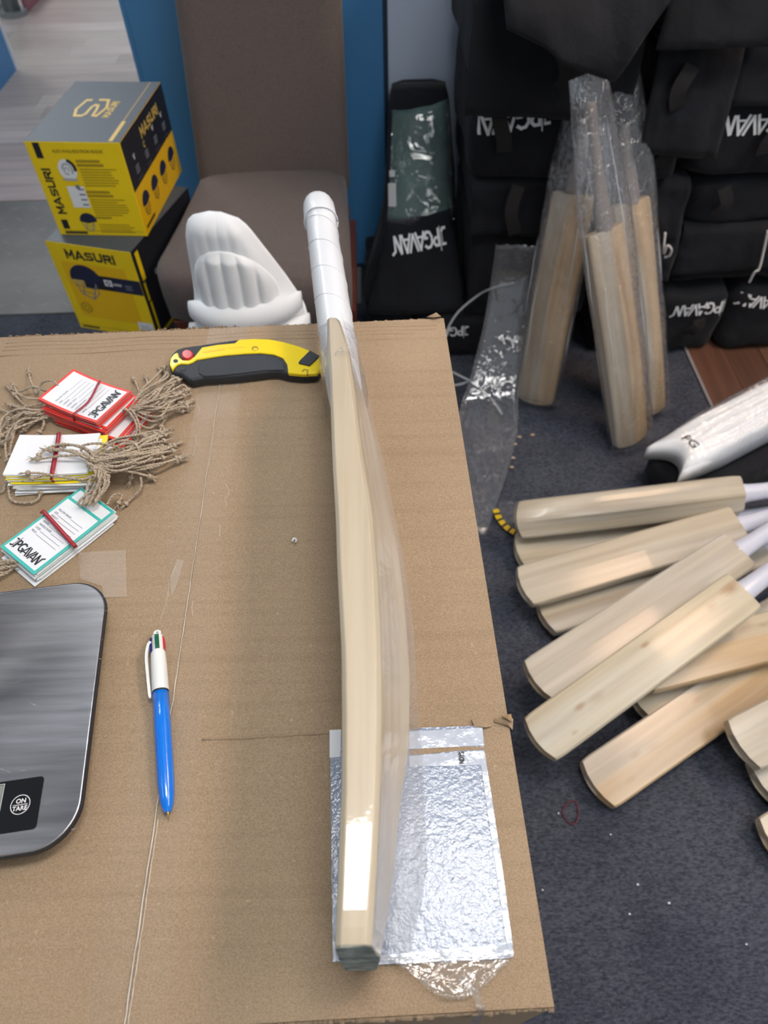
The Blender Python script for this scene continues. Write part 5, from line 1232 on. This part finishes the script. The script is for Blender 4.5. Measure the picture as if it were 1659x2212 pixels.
# bag lying on top whose front flap hangs down to a point over the sleeves
tb_ = bag(.21, .535, .884, 1.05, 1.50, .48, 'black bag on top of the left column, flap pointing down over the sleeves', 18, amp=.008)
c0 = [aty(1090, -10, 1.44), aty(1096, 62, 1.41), aty(1180, 105, 1.39), aty(1215, 138, 1.385), aty(1328, 180, 1.38), aty(1375, 110, 1.38), aty(1448, 0, 1.40), aty(1450, -60, 1.44)]
tops = [V((x, 1.50, .93)) for x in (.215, .24, .29, .34, .39, .44, .50, .53)]
tv = []; nz = 12
for j in range(nz + 1):
    for i in range(29):
        q = i / 28 * 7; k = min(int(q), 6); w0 = tops[k].lerp(tops[k + 1], q - k); w1 = c0[k].lerp(c0[k + 1], q - k); b = j / nz
        p = w0.lerp(w1, b); p.y -= .03 * math.sin(math.pi * b) + .012 * noise.noise(V((i * .22, b * 3, 4))); tv.append(p)
ff = [(j * 29 + i, j * 29 + i + 1, (j + 1) * 29 + i + 1, (j + 1) * 29 + i) for j in range(nz) for i in range(28)]
mk('front_flap', tv, ff, 'black_fab', tb_, smooth=True, solid=.004)
ps, wd = logo_polys(.05); pA = aty(1108, 20, 1.52)
decal('brand_print', ps[12:15], V((pA.x + .14, 1.522, pA.z - .02)), V((-1, 0, .1)), V((-.1, 0, -1)), 'white_print', tb_)
# cords
for pts, lab in (([aty(1437, 502, 1.545), aty(1434, 530, 1.54), aty(1434, 548, 1.54), aty(1441, 531, 1.535), aty(1450, 538, 1.535), aty(1446, 552, 1.54), aty(1435, 556, 1.545)], 'short white cord with a loop hanging between black bags'),
                 ([aty(1659, 498, 1.55), aty(1650, 540, 1.545), aty(1640, 580, 1.54), aty(1630, 588, 1.54), aty(1618, 610, 1.545)], 'long white cord hanging over a black bag at the right edge')):
    v, f = tube(spline(pts, 30), .0032, 6); tag(mk('cord', v, f, 'cord', smooth=True), lab, 'cord')

# black bag with clear window and green pads inside, leaning on the wall
gbg = thing('kit_bag', 'black bag with a clear window showing green pads, leaning on the grey wall', 'bag', (.10, 1.80, 0))
def lean(z): return 1.63 + (z - .14) * .78
rings = []
for z, xl, xr in ((.13, -.030, .225), (.16, -.040, .232), (.22, -.012, .228), (.28, .012, .222), (.33, .024, .214), (.40, .034, .212), (.46, .040, .205), (.525, .046, .200), (.548, .054, .192)):
    y = lean(z); fdep = .16 if z < .3 else .11
    c = [(xl, y + .02), (xl + .02, y), ((xl + xr) / 2, y - .012), (xr - .02, y), (xr, y + .02), (xr, y + fdep * .6), (xr - .03, y + fdep * .8), (xl + .03, y + fdep * .8), (xl, y + fdep * .6)]
    rings.append([V((a, min(b, 2.085), z)) for a, b in c])
v, f = loft(rings); mk('body', v, f, 'black_fab', gbg, smooth=True)
# green contents behind the window
def wgrid(name, m, off, z0, z1, ins, amp, seed, nx=12, nz=16):
    tv = []
    for j in range(nz + 1):
        z = z0 + (z1 - z0) * j / nz; q = (z - .13) / .4
        xl = .030 + .02 * (j / nz) + ins - (.0 if z > .36 else .0); xr = .205 - .012 * (j / nz) - ins
        for i in range(nx + 1):
            a = i / nx; x = xl + (xr - xl) * a; tv.append(V((x, lean(z) - .013 - off + .018 * abs(2 * a - 1) ** 3 - amp * abs(noise.noise(V((a * 5, z * 25, seed)))), z + (.022 * a if j == nz else .022 * a * j / nz))))
    ff = [(j * (nx + 1) + i, j * (nx + 1) + i + 1, (j + 1) * (nx + 1) + i + 1, (j + 1) * (nx + 1) + i) for j in range(nz) for i in range(nx)]
    return mk(name, tv, ff, m, gbg, smooth=True, solid=.002)
wgrid('green_pads', 'green_pad', .006, .315, .520, .004, .010, 3)
wgrid('window_film', 'film_win', .018, .313, .523, 0, .006, 8)
q = V((.036, lean(.355) - .026, .345))
decal('printed_patch', [rect(0, 0, .020, .055), rect(.004, .070, .018, .085)], q, V((1, 0, 0)), V((0, .6, 1)), 'silver_print', gbg, lift=.004)
# front flap with upside-down lettering
tv = []; nx, nz = 14, 12
for j in range(nz + 1):
    a = j / nz; z = .318 - .185 * a
    xl = .036 - .07 * a ** 1.2; xr = .196 + .034 * a
    for i in range(nx + 1):
        b = i / nx; tv.append(V((xl + (xr - xl) * b, lean(max(z, .15)) - .022 - .018 * math.sin(math.pi * a * .8) + .012 * abs(2 * b - 1) ** 3 + .004 * noise.noise(V((b * 4, a * 4, 2))), z + .024 * b * (1 - a))))
ff = [(j * (nx + 1) + i, j * (nx + 1) + i + 1, (j + 1) * (nx + 1) + i + 1, (j + 1) * (nx + 1) + i) for j in range(nz) for i in range(nx)]
mk('front_flap', tv, ff, 'black_fab', gbg, smooth=True, solid=.004)
bv = BVHTree.FromPolygons([tuple(p) for p in tv], ff)
ps, wd = logo_polys(.034); pA = aty(958, 492, 1.72); a = R(9)
decal('brand_print', ps, V((pA.x, pA.y - .08, pA.z)), V((-math.cos(a), 0, -math.sin(a))), V((math.sin(a), 0, -math.cos(a))), 'white_print', gbg, lift=.004, bvh=bv)
# two low bags under it
bag(-.035, .095, .001, .12, 1.62, .42, 'low black bag on the floor under the windowed bag', 21, amp=.012)

# ------------------------------------------------------------------ empty plastic sleeve and strapping
rows = [((1072, 530), (1166, 536), .375), ((1064, 590), (1160, 590), .300), ((1055, 650), (1150, 650), .235), ((1044, 710), (1140, 705), .175), ((1032, 760), (1132, 760), .125), ((1016, 820), (1122, 815), .070), ((1000, 868), (1118, 868), .030), ((985, 930), (1116, 935), .012), ((985, 1000), (1100, 1005), .008), ((1000, 1070), (1078, 1070), .006), ((1028, 1158), (1048, 1158), .005)]
nx = 12; ev = []
nr = 44; ls = spline([at(*l, z) for l, r, z in rows], nr); rs_ = spline([at(*r, z) for l, r, z in rows], nr)
for j in range(nr + 1):
    for i in range(nx + 1):
        p = ls[j].lerp(rs_[j], i / nx); p.z += .010 * abs(noise.noise(V((i * .45, j * .28, 6)))) + .004 * abs(noise.noise(V((i * 1.1, j * .7, 2)))); ev.append(p)
ff = [(j * (nx + 1) + i, j * (nx + 1) + i + 1, (j + 1) * (nx + 1) + i + 1, (j + 1) * (nx + 1) + i) for j in range(nr) for i in range(nx)]
es = mk('plastic_sleeve', ev, ff, 'film_empty', smooth=True, solid=.0004); tag(es, 'long empty clear plastic sleeve sliding off the bags onto the carpet', 'plastic sleeve')
for l in (ls, rs_):
    v, f = tube([p + V((0, 0, .004)) for p in l], .0012, 5); mk('welded_edge', v, f, 'film_empty', es, smooth=True)
for pts, lab in (([at(955, 735, .10), at(985, 680, .155), at(1030, 640, .20), at(1065, 622, .235), at(1110, 610, .245)], 'curved grey plastic strapping rising past the carton corner'),
                 ([at(965, 835, .03), at(995, 830, .04), at(1020, 826, .048), at(1060, 860, .035), at(1085, 895, .02)], 'lower grey plastic strapping bent across the empty sleeve'),
                 ([at(970, 800, .05), at(1000, 815, .055), at(1022, 826, .053)], 'short grey strapping piece meeting the lower strapping')):
    v, f = ribbon(spline(pts, 20), .0055, (0, -.5, 1), .0009); tag(mk('strapping_band', v, f, 'strapping'), lab, 'strapping')
# hazard striped tape bit on crinkled film
tb = thing('hazard_tape', 'short piece of yellow and black tape beside the end of the empty sleeve', 'tape', at(1092, 1130, 0))
pts = spline([at(1070, 1100, .012), at(1080, 1122, .014), at(1098, 1142, .012), at(1120, 1154, .010)], 16)
v, f = ribbon(pts, .014, (0, 0, 1), .0006); mk('tape_strip', v, f, 'hazard_yellow', tb)
for i in range(2, 15, 3):
    v, f = ribbon([pts[i] + V((0, 0, .0008)), pts[i + 1] + V((0, 0, .0008))], .0142, (0, 0, 1), .0004); mk('black_mark', v, f, 'black_print', tb)
tv = []; 
for j in range(7):
    for i in range(7):
        p = at(1078 + 75 * i / 6, 1085 + 45 * j / 6 + 6 * i / 6, .006); p.z += .018 * abs(noise.noise(V((i * .9, j * .8, 4)))); tv.append(p)
ff = [(j * 7 + i, j * 7 + i + 1, (j + 1) * 7 + i + 1, (j + 1) * 7 + i) for j in range(6) for i in range(6)]
mk('film_corner', tv, ff, 'film_empty', tb, smooth=True)

# ------------------------------------------------------------------ plastic wrapped white pads at the right edge
blk = bag(0, .1, 0, .1, 0, .1, 'x', 99) if False else None
P0 = at(1426, 1012, .115); P1 = at(1760, 838, .14); axd = (P1 - P0).normalized(); sdv = axd.cross(V((0, 0, 1))).normalized()
bt = thing('kit_bag', 'flat black bag on the carpet under the plastic wrapped white pads', 'bag', V((P0.x + .2, P0.y, 0)))
v, f = soft_box((.50, .17, .075), 8, 6, .006, 31); v = place(v, P0 + axd * .27 - sdv * (-.012) + V((0, 0, -.1145)), rz=math.atan2(axd.y, axd.x)); mk('body', v, f, 'black_fab', bt, smooth=True)
wpd = thing('wrapped_pads', 'pair of white batting pads in clear plastic lying on a black bag', 'pads', P0 + axd * .25 + V((0, 0, -.02)))
prof = lambda y: (1 - .08 * math.sin(y * 9))
hw = .058
tv = []; nx, ny = 36, 20
for s in (0, 1):
    for j in range(ny + 1):
        q = j / ny; L0 = .52 * q
        for i in range(nx + 1):
            a = i / nx * 2 - 1; notch = .050 * (1 - a * a) * (1 - q) if q < 1 else 0
            ww = hw * (.86 + .14 * min(1, q * 4)); rib = .010 * abs(math.sin(math.pi * 2.5 * (a + 1))) * min(1, max(0, q * 7 - .7))
            zz = (.022 + .020 * math.sqrt(max(0, 1 - a * a)) + rib) if s else -.018
            tv.append(P0 + axd * (L0 + notch) + sdv * (a * ww) + V((0, 0, zz)))
n1 = (nx + 1) * (ny + 1); ff = []
for j in range(ny):
    for i in range(nx):
        k = j * (nx + 1) + i; q = (k, k + 1, k + nx + 2, k + nx + 1); ff += [q, tuple(n1 + z for z in q[::-1])]
bd = [i for i in range(nx + 1)] + [(j + 1) * (nx + 1) + nx for j in range(ny)] + [ny * (nx + 1) + nx - 1 - i for i in range(nx)] + [(ny - 1 - j) * (nx + 1) for j in range(ny - 1)]
ff += [(a, b, n1 + b, n1 + a) for a, b in zip(bd, bd[1:] + bd[:1])]
mk('pads', tv, ff, 'pad_white', wpd, smooth=True)
tvp = [p for p in tv[n1:]]; fp = [(j * (nx + 1) + i, j * (nx + 1) + i + 1, (j + 1) * (nx + 1) + i + 1, (j + 1) * (nx + 1) + i) for j in range(ny) for i in range(nx)]
bv = BVHTree.FromPolygons([tuple(p) for p in tvp], fp)
tvv, tf, wd = text_geo('PG', .036, .0006, .9)
oo = P0 + axd * .062 - sdv * .022; v2 = []
for a, b in tvv:
    p = oo + sdv * a - axd * b * -1 * .8
    loc, nn, ii, dd = bv.ray_cast(p + V((0, 0, .3)), V((0, 0, -1)), .6); v2.append((loc if loc else p) + V((0, 0, .0015)))
mk('printed_letters', v2, tf, 'black_print', wpd)
tvw = []
for j in range(ny + 1):
    for i in range(nx + 1):
        p = tv[n1 + j * (nx + 1) + i]; a = i / nx * 2 - 1
        q = P0 + axd * (p - P0).dot(axd) * 1.0 - axd * .004 + sdv * ((p - P0).dot(sdv) * 1.06) + V((0, 0, max(.006, (p.z - P0.z)) + .006 + .006 * noise.noise(V((j * .3, i * .8, 7))) - .03 * abs(a) ** 8)); tvw.append(q)
mk('plastic_wrap', tvw, fp, 'film_sleeve', wpd, smooth=True)

# ------------------------------------------------------------------ bits on the floor
pts = [at(1232 + 17 * math.cos(a), 1755 + 24 * math.sin(a) + 5 * math.sin(a * 2), .0022) for a in [i * math.pi / 14 for i in range(29)]]
v, f = tube(pts, .0011, 5); tag(mk('rubber_band', v, f, mat('dull_red_rubber', (.13, .02, .03), .6), smooth=True), 'thin red rubber band lying on the open carpet', 'rubber band')
for i, (x, y, s) in enumerate(((1377, 1911, .0016), (1445, 1951, .0016), (1360, 1975, .0014), (1319, 1803, .0012), (1206, 1757, .0012), (1172, 1923, .0011), (1612, 2040, .0012))):
    c = at(x, y, .002); v, f = soft_box((s * 2.4, s * 2, s * 1.6), 2, 3, s * .3, i); v = [c + p for p in v]
    tag(mk('crumb', v, f, 'white_card', smooth=True), 'tiny white crumb on the open carpet', 'crumb', 'white crumbs on the carpet')
for i, (x, y) in enumerate(((1108, 990), (1112, 960), (1122, 945), (1150, 940), (1105, 1010))):
    c = at(x, y, .002); v, f = soft_box((.010, .006, .003), 2, 4, .001, i + 3); v = [c + p for p in v]
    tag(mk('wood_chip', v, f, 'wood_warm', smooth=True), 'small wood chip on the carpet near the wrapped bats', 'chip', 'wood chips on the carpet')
